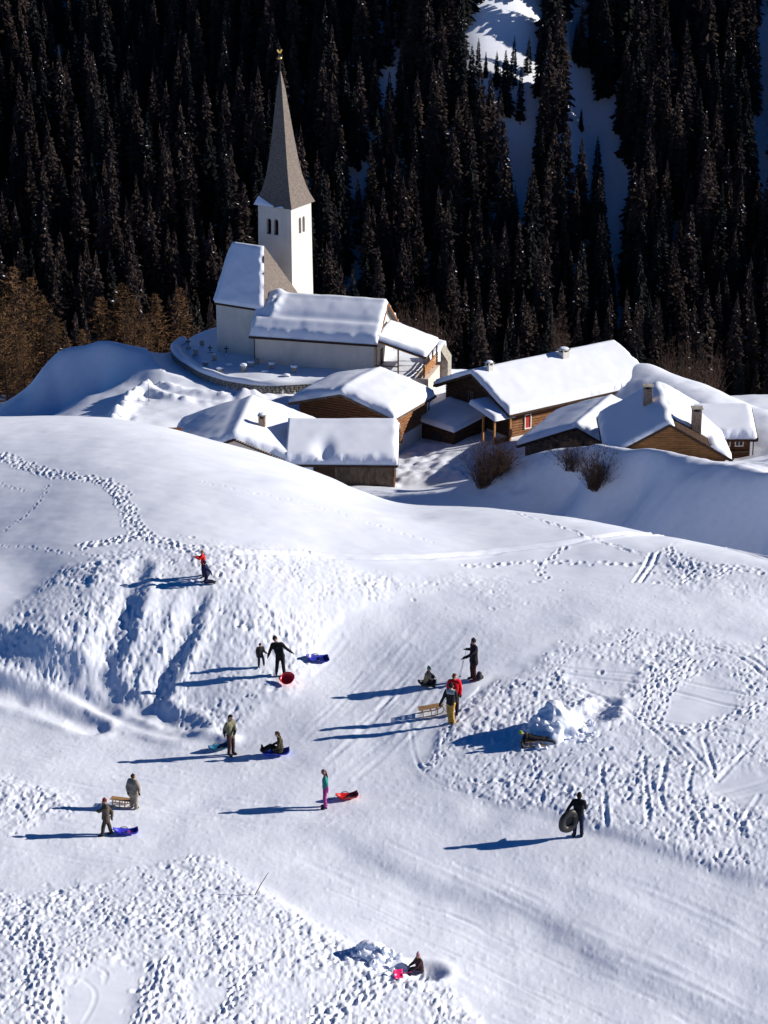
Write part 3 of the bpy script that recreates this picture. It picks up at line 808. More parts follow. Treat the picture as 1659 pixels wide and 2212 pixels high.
def dome_mesh(n=14, seed=1, rough=.08):
    V = []; Fc = []; rings = 6
    for r in range(rings + 1):
        a = (math.pi / 2) * r / rings
        for k in range(n):
            b = 2 * math.pi * k / n
            q = 1 + rough * float(vnoise(np.array(math.cos(b) * 2 + r * .5 + seed), np.array(math.sin(b) * 2 + seed), seed))
            V.append((math.cos(a) ** .55 * math.cos(b) * q, math.cos(a) ** .55 * math.sin(b) * q, math.sin(a) * q))
    for r in range(rings):
        for k in range(n): Fc.append((r*n+k, r*n+(k+1)%n, (r+1)*n+(k+1)%n, (r+1)*n+k))
    Fc.append(tuple(range(n))[::-1])
    me = mesh_from(V, Fc, 'snow_cap'); me.materials.append(M['roof_snow'])
    me.polygons.foreach_set('use_smooth', [True] * len(me.polygons))
    return me
DOME = dome_mesh()
def lumps(parent, name, loc, sc): return link(name, DOME, None, parent, loc, None, sc)
def unit_log(mt, flat=False):
    prof = [(.5 * math.cos(a) * (1.0), .5 * math.sin(a)) for a in [math.radians(22.5 + 45 * k) for k in range(8)]] if not flat else [(-.5, -.47), (-.42, -.5), (.42, -.5), (.5, -.47), (.5, .47), (.42, .5), (-.42, .5), (-.5, .47)]
    n = len(prof); V = [(x, a, b) for x in (-.5, .5) for a, b in prof]
    Fc = [(k, (k + 1) % n, n + (k + 1) % n, n + k) for k in range(n)] + [tuple(range(n))[::-1], tuple(range(n, 2 * n))]
    me = mesh_from(V, Fc, 'log'); me.materials.append(mt); return me
LOG_BROWN = unit_log(M['wood_brown']); LOG_WARM = unit_log(M['wood_log']); LOG_DARK = unit_log(M['wood_dark'])
PLANK_GOLD = unit_log(M['wood_gold'], True); PLANK_DARK = unit_log(M['wood_dark'], True); PLANK_GREY = unit_log(M['wood_grey'], True)
def R(a): return math.radians(a)

# hay barn in the middle
B = House('barn', 'brown log barn with bulging snow roof in front of the church nave', 'barn', (-4.27, 225.72, -69.85), R(62.1), 9.18, 5.88, 1.72, -76.0, ov=.9, og=.8)
B.core(M['wood_dark']); B.roof(M['wood_grey']); B.boards(M['wood_grey'])
B.gable_logs(None, LOG_BROWN, .26, 2.2, proud=.05)
B.side_logs(None, LOG_WARM, -1, .26, 1.75, proud=.05)
B.snow(M['roof_snow'], .62, r=1.3, seed=2, ridge_r=1.6, ripple=.02, tfun=lambda S, P: 1 + .35 * np.sin(np.pi * np.clip(S / 9.2, 0, 1)))
m = MB().box(B.s0 - .12, B.s1 + .12, -B.pw - .13, -B.pw + .1, -1.2, 1.72); m.build('stone_base', M['plaster'], B.o)
MB().box(B.s0 - .14, B.s0 + .1, -B.pw - .12, B.pw, -1.2, 1.70).build('stone_base', M['plaster'], B.o)
for sx in (B.s0 - .1, B.s1 + .1):
    MB().box(sx - .12, sx + .12, -B.pw - .2, -B.pw + .02, 1.72, 4.15).build('corner_post', M['wood_log'], B.o)
B.window(-1, B.s0 + 1.6, 1.1, .7, .95, M['wood_log'], M['dark'], M['wood_brown'], cross=False)
MB().box(B.s0 + .9, B.s0 + 1.8, -B.pw - .17, -B.pw - .02, -.6, .95).build('door', M['wood_dark'], B.o)
MB().tube([(B.L - .05, -B.w + .1, 4.2), (B.L - .15, -B.w + .6, 3.7), (B.L - .15, -B.pw - .2, 3.4), (B.L - .15, -B.pw - .2, -.5)], .06, 6).build('downpipe', M['iron'], B.o)

# white cottage peeping over the snow brow, and its wooden annexe
C = House('cottage', 'small white cottage sunk behind the snow brow, lone chimney in deep roof snow', 'house', (-13.85, 210.96, -69.55), R(84.8), 12.3, 7.3, 3.0, -75.0, ov=.6, og=.5)
C.core(M['stucco']); C.roof(M['wood_grey']); C.boards(M['wood_dark'])
C.snow(M['roof_snow'], .62, r=.8, seed=5, ridge_r=1.8, tfun=lambda S, P: 1 + .25 * np.exp(-((S - 9) / 3) ** 2))
C.chimney(4.3, -2.0, .62, 1.55, M['brick'])
C.window('front', -.1, 3.3, .35, .35, M['stucco'], M['dark'], None, on='front', cross=False)
for k in range(30):                                   # tile ends along the right verge
    p = -.25 - 6.9 * k / 29
    MB().box(-.10, .14, p - .09, p + .09, C.roof_h(p) - .06, C.roof_h(p) + .05).build('tile', M['stucco'], C.o)
p1 = un(317, 462, 219.5); p2 = un(398.5, 463, 219.5)
A = House('shed', 'low plank shed joined to the white cottage, thick snow slab sloping to the lane', 'shed', un(399, 420, 225.5) - np.array([0, 0, .45]), R(178.5), 10.4, 4.9, 2.35, -75.2, ov=.45, og=.35)
A.core(M['wood_dark']); A.roof(M['wood_grey']); A.boards(M['wood_dark'])
A.snow(M['roof_snow'], .6, r=.55, seed=8, ridge_r=1.2, open_end=True, tfun=lambda S, P: 1 - .95 * np.exp(-(((S - 6.9) / .75) ** 2 + ((P - 4.3) / 1.3) ** 2)))
A.boards_v(PLANK_GREY, 1, .45, 6.0, -.9, A.roof_h(A.pw) - .1, .2)
for k in range(9):                                    # stacked firewood in the open bay
    for j in range(4):
        MB().tube([(6.3 + k * .17, A.pw + .1, .2 + j * .17), (6.3 + k * .17, A.pw + .75, .2 + j * .17)], .075, 7).build('firewood', M['wood_log'], A.o)
MB().box(6.15, 6.27, A.pw + .55, A.pw + .67, -.9, 2.1).build('post', M['wood_log'], A.o)
MB().box(.35, .47, A.pw + .05, A.pw + .17, -.9, 2.1).build('post', M['wood_log'], A.o)

# the big house
D = House('farmhouse', 'largest dark timber house with long sunlit snow roof and two chimneys', 'house', (8.69, 230.29, -69.1), R(35.7), 19.1, 6.18, 2.73, -75.2, ov=1.0, og=1.0)
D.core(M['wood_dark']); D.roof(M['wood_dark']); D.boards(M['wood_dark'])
D.gable_logs(None, LOG_DARK, .27, 1.0, proud=.05)
D.side_logs(None, LOG_WARM, -1, .27, .6, proud=.05)
D.snow(M['roof_snow'], .45, r=.32, seed=11, ridge_r=.7, ripple=.02)
MB().box(D.s0 - .1, D.s1 + .1, -D.pw - .1, D.pw, -1.0, .58).build('stone_base', M['plaster'], D.o)
D.window(-1, 3.1, 1.25, .66, 1.35, M['white_paint'], M['red_paint'], None, cross=False)
D.window(-1, 13.6, 1.5, .8, 1.0, M['white_paint'], M['glass'], M['red_paint'])
D.window(-1, 15.7, 1.9, .8, 1.0, M['white_paint'], M['red_paint'], None, cross=False)
D.window('front', -2.4, 2.9, .7, .9, M['wood_grey'], M['glass'], None, on='front')
D.window('front', 1.0, 2.9, .7, .9, M['wood_grey'], M['glass'], None, on='front')
D.chimney(1.9, -.55, .62, .95, M['plaster']); D.chimney(11.3, -.9, .85, 1.0, M['plaster'])
# small entrance canopy on its near corner
cn = MB(); cn.add([(-1.6,-6.0,3.0),(.9,-6.0,3.0),(.9,-1.9,3.75),(-1.6,-1.9,3.75),(-1.6,-6.0,2.88),(.9,-6.0,2.88),(.9,-1.9,3.63),(-1.6,-1.9,3.63)], [(0,1,2,3),(7,6,5,4),(0,4,5,1),(1,5,6,2),(2,6,7,3),(3,7,4,0)])
can = cn.build('canopy', M['wood_dark'], D.o)
g = MB(); xs = np.linspace(-1.68, .95, 12); ps = np.linspace(-6.08, -1.85, 14); VV_ = []; FF_ = []
for i, x in enumerate(xs):
    for j, p in enumerate(ps):
        e = min(x + 1.68, .95 - x + .3, p + 6.08, -1.85 - p + .2); q = min(max(e / .45, 0), 1)
        VV_.append((x, p, 3.0 + (p + 6.0) / 4.1 * .75 - .03 + .42 * math.sqrt(1 - (1 - q) ** 2)))
for i in range(11):
    for j in range(13): FF_.append((i*14+j, (i+1)*14+j, (i+1)*14+j+1, i*14+j+1))
g.add(VV_, FF_).build('canopy_snow', M['roof_snow'], can, smooth=True)
for x, p in ((-1.4, -5.7), (-1.4, -3.9), (.55, -5.75)):
    MB().box(x - .09, x + .09, p - .09, p + .09, -.8, 2.95).build('post', M['wood_new'], D.o)
MB().box(-1.45, .6, -5.75, -5.65, -.8, .95).build('balustrade', M['wood_log'], D.o)
for k in range(6):
    MB().box(-1.35, .5, -5.82, -5.76, -.6 + k * .25, -.6 + k * .25 + .2).build('plank', M['wood_log'], D.o)

# low outbuilding in the shade between barn and farmhouse
kp = unz(454, 432, -73.9)
EO = empty('outbuilding', (kp[0], kp[1], -76.5), R(42)); tag(EO, 'low dark lean-to in full shade between barn and farmhouse', 'shed')
e1, e2 = 5.4, 6.2; zk0, zk1 = 2.55, 3.5
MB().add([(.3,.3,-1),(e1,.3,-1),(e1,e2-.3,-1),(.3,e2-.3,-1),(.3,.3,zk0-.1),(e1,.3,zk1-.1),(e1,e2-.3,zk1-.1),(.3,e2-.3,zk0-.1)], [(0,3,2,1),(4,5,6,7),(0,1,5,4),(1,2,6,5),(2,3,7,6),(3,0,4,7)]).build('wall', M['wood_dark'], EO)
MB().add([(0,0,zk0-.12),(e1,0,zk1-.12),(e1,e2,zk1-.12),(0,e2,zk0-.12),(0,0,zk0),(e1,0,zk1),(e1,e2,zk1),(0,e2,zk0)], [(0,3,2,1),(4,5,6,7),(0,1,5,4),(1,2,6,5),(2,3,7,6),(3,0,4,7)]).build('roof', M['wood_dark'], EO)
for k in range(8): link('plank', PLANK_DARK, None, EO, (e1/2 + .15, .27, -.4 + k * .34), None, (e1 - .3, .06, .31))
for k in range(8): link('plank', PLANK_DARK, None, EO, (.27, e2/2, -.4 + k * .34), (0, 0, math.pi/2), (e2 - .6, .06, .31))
MB().box(.16, .24, 2.2, 3.4, .9, 1.7).build('window', M['glass'], EO)
ES = (EO, [(-.05, -.05, zk0), (e1, -.05, zk1), (e1, e2 + .05, zk1), (-.05, e2 + .05, zk0)])

# shed roof right of the farmhouse
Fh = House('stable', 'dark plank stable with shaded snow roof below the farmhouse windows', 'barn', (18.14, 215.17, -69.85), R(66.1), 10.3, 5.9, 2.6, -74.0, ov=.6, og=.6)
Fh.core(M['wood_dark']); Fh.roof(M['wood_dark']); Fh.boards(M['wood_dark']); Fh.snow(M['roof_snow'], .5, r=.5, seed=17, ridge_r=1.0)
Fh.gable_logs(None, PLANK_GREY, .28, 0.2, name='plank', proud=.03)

# golden plank gable house
G = House('chalet', 'golden plank gabled chalet behind the shaded mound, two tall chimneys', 'house', (25.27, 201.91, -65.25), R(88.5), 12.3, 5.6, 3.25, -71.0, ov=.55, og=.45)
G.core(M['wood_gold']); G.roof(M['tile']); G.boards(M['wood_dark'])
G.gable_logs(None, PLANK_GOLD, .2, -.4, name='plank', proud=.03)
MB().box(G.s0 - .12, G.s0 + .05, -G.pw, G.pw, 2.05, 2.28).build('beam', M['wood_brown'], G.o)
def g_snow(S, P):
    bare = sstep(-P, .15, .5) * (1 - sstep(-P, 3.6, 4.2)) * (1 - sstep(S + .35 * fbm(S, P, 2, 77), 2.4, 3.4))
    rid = np.exp(-((P + .15) / .28) ** 2) * (.5 + .5 * np.sin(S * 1.3))
    return np.clip(1 - 1.05 * bare, 0, 1) * (1 - .45 * rid)
G.snow(M['roof_snow'], .42, r=.4, seed=21, ridge_r=.25, tfun=g_snow)
for r_ in range(9):                                   # bare tile courses near the right verge
    p = -.25 - r_ * .42
    for k in range(8):
        link('tile', PLANK_DARK, None, G.o, (.2 + k * .42, p - .2, G.roof_h(p - .2) + .045), (math.atan2(G.d, G.w), 0, 0), (.40, .46, .035))
G.chimney(7.3, 1.4, .8, 1.9, M['brick'], snow=False); G.chimney(2.6, -2.6, .85, 2.0, M['brick'], snow=False)
for k in range(12):
    MB().box(.3 + k, .62 + k, -.13, .13, G.hr + .02, G.hr + .14).build('ridge_tile', M['tile'], G.o)

# house at the right edge of the village
Hh = House('house', 'brown house at the right edge with thick overhanging roof snow and white window frames', 'house', un(752, 404.5, 222) - np.array([0, 0, .45]), R(180.5), 9.4, 4.1, 1.55, -72.0, ov=.9, og=.7)
Hh.core(M['wood_dark']); Hh.roof(M['wood_dark']); Hh.boards(M['wood_dark'])
Hh.snow(M['roof_snow'], .55, r=.5, seed=25, ridge_r=1.0)
Hh.side_logs(None, LOG_BROWN, 1, .26, .3, proud=.05)
Hh.side_logs(None, LOG_BROWN, -1, .26, .3, proud=.05)
Hh.gable_logs(None, LOG_DARK, .26, .3, proud=.05)
for x in (1.55, 2.75): Hh.window(1, x, 2.55, .62, .85, M['white_paint'], M['glass'], None)
MB().box(Hh.s0 - .1, Hh.s1, Hh.pw - .3, Hh.pw + .55, 1.9, 2.0).build('balcony_floor', M['wood_dark'], Hh.o)
MB().tube([(.25, Hh.w - .1, Hh.hr - Hh.d), (.25, Hh.pw + .15, Hh.hr - Hh.d - .5), (.25, Hh.pw + .15, -.5)], .055, 6).build('downpipe', M['iron'], Hh.o)

# ------------------------------------------------------------------ church
CH = empty('church', (-13.65 + 6, 246.0, TERRZ), 0)
tag(CH, 'white village church with tall shingled spire, steep choir roof and open timber porch', 'church')
def ch_local(p): return np.array(p) - np.array([-13.65 + 6, 246.0, TERRZ])
# nave
NPHI = R(-14.0)
nr_ = np.array([math.cos(NPHI), math.sin(NPHI)]); nq = np.array([-nr_[1], nr_[0]])      # along to the right, across to the back
N0 = unz(255.5, 364.5, TERRZ)[:2]; NL = 12.9; NW = 8.2
def np_(s, q, h): return (*(N0 + nr_ * s + nq * q - np.array([-13.65 + 6, 246.0])), h)
NEH = 3.55; NRH = 6.5
V = []
for s in (0, NL): V += [np_(s,0,-.8), np_(s,NW,-.8), np_(s,NW,NEH), np_(s,NW/2,NRH-.1), np_(s,0,NEH)]
MB().add(V, [(0,4,3,2,1),(5,6,7,8,9),(0,5,9,4),(1,2,7,6),(4,9,8,3),(3,8,7,2),(0,1,6,5)]).build('nave_wall', M['plaster'], CH)
# nave roof with overhang and its snow, in a helper frame
class Frame: pass
NF = House.__new__(House)
NF.L, NF.w, NF.d, NF.ov, NF.og = NL + 1.0, NW / 2 + .45, (NRH - NEH) * (NW / 2 + .45) / (NW / 2), .45, .5
NF.hr = NRH; NF.s0, NF.s1, NF.pw = .5, NL + .5, NW / 2
NF.o = empty('nave_roof_frame', tuple(np.array(np_(-.5, NW / 2, 0)) + np.array([-13.65 + 6, 246.0, TERRZ])), NPHI)
nave_roof_frame = NF.o
rf_ = NF.roof(M['shingle'])
sn_ = NF.snow(M['roof_snow'], .45, r=.5, seed=31, ridge_r=.8, ripple=.03, tfun=lambda S, P: (1 + .20 * np.exp(-((P + 3.3) / .35) ** 2) - .30 * np.exp(-((P + 2.75) / .35) ** 2)) * (1 + .9 * np.exp(-(((S - 1.9) / .7) ** 2)) * (.7 + .6 * vnoise(S * 3, P * 3, 5)) * sstep(-P + 2.5, 0, 1) * sstep(P + 3.2, 0, .6)))
def rehome(o, frame, parent):
    """moves a piece built in a helper frame under its real parent"""
    bpy.context.view_layer.update()
    mw = o.matrix_world.copy(); o.parent = parent
    o.matrix_world = mw if parent is None else mw
    o.matrix_parent_inverse = Matrix.Identity(4); o.matrix_basis = parent.matrix_world.inverted() @ mw
bpy.context.view_layer.update()
for o in (rf_, sn_): rehome(o, NF.o, CH)
rf_.name = 'nave_roof'
for sg in (-1, 1):
    o = MB().bar((-.02, sg * (NF.w + .07), NF.hr - NF.d - .13), (NF.L, sg * (NF.w + .07), NF.hr - NF.d - .13), .08, .24).build('eave_board', M['wood_dark'], NF.o); rehome(o, NF.o, CH)
    o = MB().bar((NF.L + .03, 0, NF.hr - .08), (NF.L + .03, sg * NF.w, NF.hr - NF.d - .08), .06, .22).build('verge_board', M['wood_log'], NF.o); rehome(o, NF.o, CH)
MB().tube([np_(-.35, -.35, NEH - .25), np_(-.05, -.12, NEH - .7), np_(-.05, -.12, -.3)], .05, 6).build('downpipe', M['iron'], CH)
# belfry niche in the nave gable
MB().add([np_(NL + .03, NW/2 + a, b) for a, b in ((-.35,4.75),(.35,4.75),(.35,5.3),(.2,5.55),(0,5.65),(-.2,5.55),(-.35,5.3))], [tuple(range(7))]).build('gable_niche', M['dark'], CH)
bpy.data.objects.remove(NF.o)

# choir: polygonal apse with a very steep roof
cu = lambda u, v, z: ch_local(unz(u, v, z))
cr = un(263.5, 310, 253.0); zc = cr[2]                            # eave corner and eave height
ndir = np.array([math.cos(R(-30)), math.sin(R(-30))]); bdir = np.array([-ndir[1], ndir[0]])
CW = 7.2
pC = cr[:2]; pB = pC - ndir * 6.2; pA = pB - ndir * .9 + bdir * 2.0
pD = pC + bdir * CW; pE = pB + bdir * CW; pF = pA + bdir * (CW - 3.8)
foot = [pA, pB, pC, pD, pE, pF]
def loc3(p, z): return ch_local((p[0], p[1], z))
inset = [p + (np.mean(foot, axis=0) - p) * .045 for p in foot]
n = 6
V = [loc3(p, TERRZ - 1) for p in inset] + [loc3(p, zc) for p in inset]
MB().add(V, [(k, (k+1)%n, n+(k+1)%n, n+k) for k in range(n)] + [tuple(range(n))[::-1], tuple(range(n, 2*n))]).build('choir_wall', M['plaster'], CH)
rgr = pC + bdir * CW / 2 - ndir * 2.1; rgl = rgr - ndir * 3.9
zr = uny(262, 246, rgr[1])[2]
V = [loc3(p, zc - .05) for p in foot] + [loc3(rgl, zr), loc3(rgr, zr)]
MB().add(V, [(1,2,7,6),(0,1,6),(5,0,6),(4,5,6),(3,4,6,7),(2,3,7),(5,4,3,2,1,0)]).build('choir_roof', M['shingle'], CH)
MB().add([loc3(p + (p - np.mean(foot, axis=0)) * .012, zc - .05) for p in foot] + [loc3(p + (p - np.mean(foot, axis=0)) * .012, zc - .22) for p in foot], [(k, (k+1)%n, n+(k+1)%n, n+k) for k in range(n)] + [tuple(range(n)), tuple(range(n, 2*n))[::-1]]).build('eave_board', M['wood_dark'], CH)
def slab(quad, th, name, nu=26, nv=34, rough=.05, seed=3, ragged=0, lift=-.02, parent=None):
    """snow sheet lying on a roof plane, rounded at the borders"""
    a, b, c, d = [np.array(q, float) for q in quad]
    nrm = np.cross(b - a, d - a); nrm /= np.linalg.norm(nrm)
    if nrm[2] < 0: nrm = -nrm
    V = []; Fc = []
    for i in range(nu + 1):
        for j in range(nv + 1):
            s, t = i / nu, j / nv
            p = (a * (1-s) + b * s) * (1-t) + (d * (1-s) + c * s) * t
            wl = np.linalg.norm((b - a) * (1-t) + (c - d) * t); hl = np.linalg.norm(d - a)
            e = min(s * wl, (1-s) * wl + (-ragged * abs(float(vnoise(np.array(t*9.), np.array(2.), seed))) if ragged else 0), t * hl, (1-t) * hl)
            q = min(max(e / .35, 0), 1)
            h = th * math.sqrt(max(1 - (1-q)**2, 0)) + rough * q * float(fbm(np.array(s * wl), np.array(t * hl), 2, seed))
            if e < 0: h = -.05
            V.append(p + nrm * (h + lift))
    for i in range(nu):
        for j in range(nv): Fc.append((i*(nv+1)+j, (i+1)*(nv+1)+j, (i+1)*(nv+1)+j+1, i*(nv+1)+j+1))
    return MB().add(V, Fc).build(name, M['roof_snow'], parent or CH, smooth=True)
slab([loc3(pB, zc), loc3(pC, zc), loc3(rgr, zr), loc3(rgl, zr)], .28, 'choir_roof_snow', ragged=.35, lift=.03)
slab([loc3(pA, zc), loc3(pB, zc), loc3(rgl + (rgr-rgl)*.01, zr), loc3(rgl, zr)], .26, 'choir_roof_snow', 12, 30, lift=.03)

slab(ES[1], .42, 'roof_snow', parent=ES[0])
# tower and spire
TPH = R(-30.0)
tw = 4.2
tA = uny(292, 300, 253.3)                                        # near vertical edge of the tower
TA = np.array([tA[0], tA[1]])
td = np.array([math.cos(TPH), math.sin(TPH)]); tb_ = np.array([-td[1], td[0]])
TC = TA - td * tw / 2 + tb_ * tw / 2                             # centre
z_eave = uny(291.5, 208.5, TA[1])[2] - TERRZ
z_apex = uny(278, 71, TC[1])[2] - TERRZ
tloc = ch_local((TC[0], TC[1], TERRZ))
TW_ = empty('tower_frame', (TC[0], TC[1], TERRZ), TPH)
def tower_box(half0, half1, z0, z1, cham=0.32):
    V = []
    for hf, z in ((half0, z0), (half1, z1)):
        V += [(hf - cham, -hf, z), (hf, -hf + cham*.10, z), (hf, hf, z), (-hf, hf, z), (-hf, -hf, z)]
    return V, [(0,1,6,5),(1,2,7,6),(2,3,8,7),(3,4,9,8),(4,0,5,9),(4,3,2,1,0),(5,6,7,8,9)]
h0, h1 = tw / 2 + .12, tw / 2 - .02
V, Fc = tower_box(h0, h1, -1.0, z_eave, .5)
tow = MB().add(V, Fc).build('tower_wall', M['plaster'], TW_)
# openings cut into two faces
def arch_pts(w, h, n=8):
    pts = [(-w/2, 0), (w/2, 0)]
    for k in range(n + 1):
        a = math.pi * k / n; pts.append((w/2 * math.cos(a), h - w/2 + w/2 * math.sin(a)))
    return pts
zw0 = uny(276, 235.5, TC[1] - tw/2)[2] - TERRZ
def cutter(face, x, z, w, h, depth):
    pts = arch_pts(w, h); n = len(pts); V = []
    for dd in (-.6, depth):
        for a, b in pts:
            if face == 0: V.append((x + a, -h1 + dd if dd > 0 else -h1 - .6, z + b))     # face to the left front
            else: V.append((h1 - dd if dd > 0 else h1 + .6, x + a, z + b))               # face to the right
    return V, [(k, (k+1)%n, n+(k+1)%n, n+k) for k in range(n)] + [tuple(range(n))[::-1], tuple(range(n, 2*n))]
cm = MB(); wins = []
for x in (-.62, .30): wins.append((0, x - .12, zw0, .62, 1.75)); 
for x in (-.32, .42): wins.append((1, x + .05, zw0 + .05, .5, 1.75))
for f_, x, z, w, h in wins:
    V, Fc = cutter(f_, x, z, w, h, .55); cm.add(V, Fc)
cut = cm.build('cutter', M['dark'], TW_)
bo = tow.modifiers.new('b', 'BOOLEAN'); bo.object = cut; bo.operation = 'DIFFERENCE'; bo.solver = 'EXACT'
bpy.context.view_layer.update()
nm = apply_mods(tow); tow.modifiers.clear(); tow.data = nm
bpy.data.objects.remove(cut)
rehome(tow, TW_, CH)
for f_, x, z, w, h in wins:
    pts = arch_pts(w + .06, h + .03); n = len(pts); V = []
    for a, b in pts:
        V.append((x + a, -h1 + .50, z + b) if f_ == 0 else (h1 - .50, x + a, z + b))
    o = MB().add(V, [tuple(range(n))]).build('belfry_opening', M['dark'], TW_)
    lv = MB()
    for k in range(7):
        zz = z + .1 + k * .22
        if f_ == 0: lv.bar((x - w/2 + .02, -h1 + .32, zz), (x + w/2 - .02, -h1 + .32, zz), .16, .03)
        else: lv.bar((h1 - .32, x - w/2 + .02, zz), (h1 - .32, x + w/2 - .02, zz), .16, .03)
    l = lv.build('louvre', M['wood_dark'], TW_); rehome(o, TW_, CH); bpy.context.view_layer.update(); rehome(l, TW_, o)
# flared spire, a little crooked
prof = [(0, 2.40), (.35, 2.26), (1.0, 1.98), (1.9, 1.70), (3.2, 1.40), (5.0, 1.13), (7.5, .84), (10.0, .58), (12.5, .32), (1e9, .05)]
HS = z_apex - z_eave
V = []; Fc = []
rp = []
for z, r in prof: rp.append((min(z, HS), r))
ns_ = 4
for i, (z, r) in enumerate(rp):
    lean = -.40 * (z / HS) ** 1.5
    for k in range(4):
        sx, sy = ((1,-1),(1,1),(-1,1),(-1,-1))[k]
        V.append((sx * r + lean * .85, sy * r + lean * -.1, z_eave - .05 + z))
for i in range(len(rp) - 1):
    for k in range(4): Fc.append((i*4+k, i*4+(k+1)%4, (i+1)*4+(k+1)%4, (i+1)*4+k))
Fc += [(3,2,1,0), tuple(range((len(rp)-1)*4, len(rp)*4))]
sp = MB().add(V, Fc).build('spire', M['shingle'], TW_)
MB_ = MB()
ax, ay = -.40 * .85, .04
rod = MB().tube([(ax, ay, z_apex - .3), (ax, ay, z_apex + 2.6)], [.05, .025], 6).build('spire_rod', M['iron'], TW_)
def sphere(name, c, r, mt, parent, sc=(1, 1, 1)):
    bm = bmesh.new(); bmesh.ops.create_icosphere(bm, subdivisions=2, radius=1.0)
    me = bpy.data.meshes.new(name); bm.to_mesh(me); bm.free()
    return link(name, me, mt, parent, c, None, (r * sc[0], r * sc[1], r * sc[2]), smooth=True)
zb = uny(276.7, 58.2, TC[1])[2] - TERRZ; zk = uny(276, 51.5, TC[1])[2] - TERRZ
ball = sphere('gilded_ball', (ax, ay, zb), .22, M['gold'], TW_, (1, 1, .75))
ck = MB()
out = [(-.42,.05),(-.30,-.12),(-.05,-.22),(.16,-.16),(.30,.06),(.34,.30),(.46,.36),(.36,.44),(.30,.56),(.20,.50),(.14,.30),(.02,.16),(-.14,.18),(-.24,.36),(-.38,.50),(-.50,.42),(-.54,.22)]
nn = len(out); ck.add([(a, -.04, b) for a, b in out] + [(a, .04, b) for a, b in out], [(k, (k+1)%nn, nn+(k+1)%nn, nn+k) for k in range(nn)] + [tuple(range(nn))[::-1], tuple(range(nn, 2*nn))])
cock = ck.build('weathercock', M['gold'], TW_, (ax, ay, zk - .1), (0, 0, R(25))); cock.scale = (.6, .6, .6)
# snow left on the shaded spire foot
o_ = MB()
def spp(t, z):
    zz = np.array([a for a, _ in rp]); r = np.interp(z, zz, [b for _, b in rp]); return (-r + 2 * r * t, -r - .05, z_eave + z)
V = []; Fc = []
for i in range(13):
    t = .0 + .80 * i / 12; top = max(.02, .95 * (1 - t / .62)) if t < .62 else .16 + .05 * math.sin(i * 3)
    for j in range(6):
        z = top * j / 5; a = spp(t, z); V.append((a[0], a[1] - (.10 * math.sin(math.pi * min(j + .6, 5) / 5.6)), a[2]))
for i in range(12):
    if i == 8: continue
    for j in range(5): Fc.append((i*6+j, (i+1)*6+j, (i+1)*6+j+1, i*6+j+1))
o_.add(V, Fc); ssn = o_.build('spire_snow', M['roof_snow'], TW_, smooth=True)
bpy.context.view_layer.update()
for o in (sp, rod, ball, cock, ssn): rehome(o, TW_, CH)
bpy.context.view_layer.update()
bpy.data.objects.remove(TW_)

# open porch on the sunny gable
def pp(s, q, h): return np_(NL + s, q, h)
PE = 5.6                                                        # reach of the porch
q0, q1 = -.15, 5.9
zt, zl = 3.75, 2.15
V = [pp(.05, q0, zt - .02), pp(.05, q1, zt + .2), pp(PE, q1, zl), pp(PE, q0, zl), pp(.05, q0, zt - .16), pp(.05, q1, zt + .06), pp(PE, q1, zl - .14), pp(PE, q0, zl - .14)]
MB().add(V, [(0,3,2,1),(4,5,6,7),(0,1,5,4),(1,2,6,5),(2,3,7,6),(3,0,4,7)]).build('porch_roof', M['wood_dark'], CH)
slab([np.array(V[0]), np.array(V[3]), np.array(V[2]), np.array(V[1])], .5, 'porch_roof_snow', 30, 30)
zd = -.15
MB().add([pp(0,q0-.2,zd), pp(PE+.3,q0-.2,zd), pp(PE+.3,q1+.4,zd), pp(0,q1+.4,zd), pp(0,q0-.2,-3.2), pp(PE+.3,q0-.2,-3.2), pp(PE+.3,q1+.4,-3.2), pp(0,q1+.4,-3.2)], [(0,1,2,3),(7,6,5,4),(0,4,5,1),(1,5,6,2),(2,6,7,3),(3,7,4,0)]).build('porch_terrace', M['stucco'], CH)
for s, q in ((.25, q0 + .15), (2.6, q0 + .12), (PE - .25, q0 + .12), (PE - .2, 1.9), (PE - .2, 3.8), (PE - .2, q1 - .2)):
    top = zt + (zl - zt) * s / PE - .12
    a = pp(s, q, zd); b = pp(s, q, top); MB().bar(a, b, .17, .17).build('post', M['wood_new'], CH)
    if s > 4: MB().bar(pp(s - .05, q + .08, top - .6), pp(s - .05, q + .55, top - .05), .09, .09).build('brace', M['wood_new'], CH)
MB().bar(pp(PE - .2, q0, zl - .2), pp(PE - .2, q1, zl - .2), .16, .18).build('beam', M['wood_new'], CH)
MB().bar(pp(.1, q0 + .12, zt - .22), pp(PE, q0 + .12, zl - .22), .14, .18).build('beam', M['wood_new'], CH)
for k in range(3): MB().bar(pp(PE - .12, q0, .15 + k * .3), pp(PE - .12, q1, .15 + k * .3), .05, .2).build('plank', M['wood_new'], CH)
MB().bar(pp(.1, q0 + .1, .85), pp(2.6, q0 + .1, .85), .07, .1).build('rail', M['wood_brown'], CH)
MB().bar(pp(PE - .15, q0, .98), pp(PE - .15, q1, .98), .14, .07).build('rail', M['wood_new'], CH)
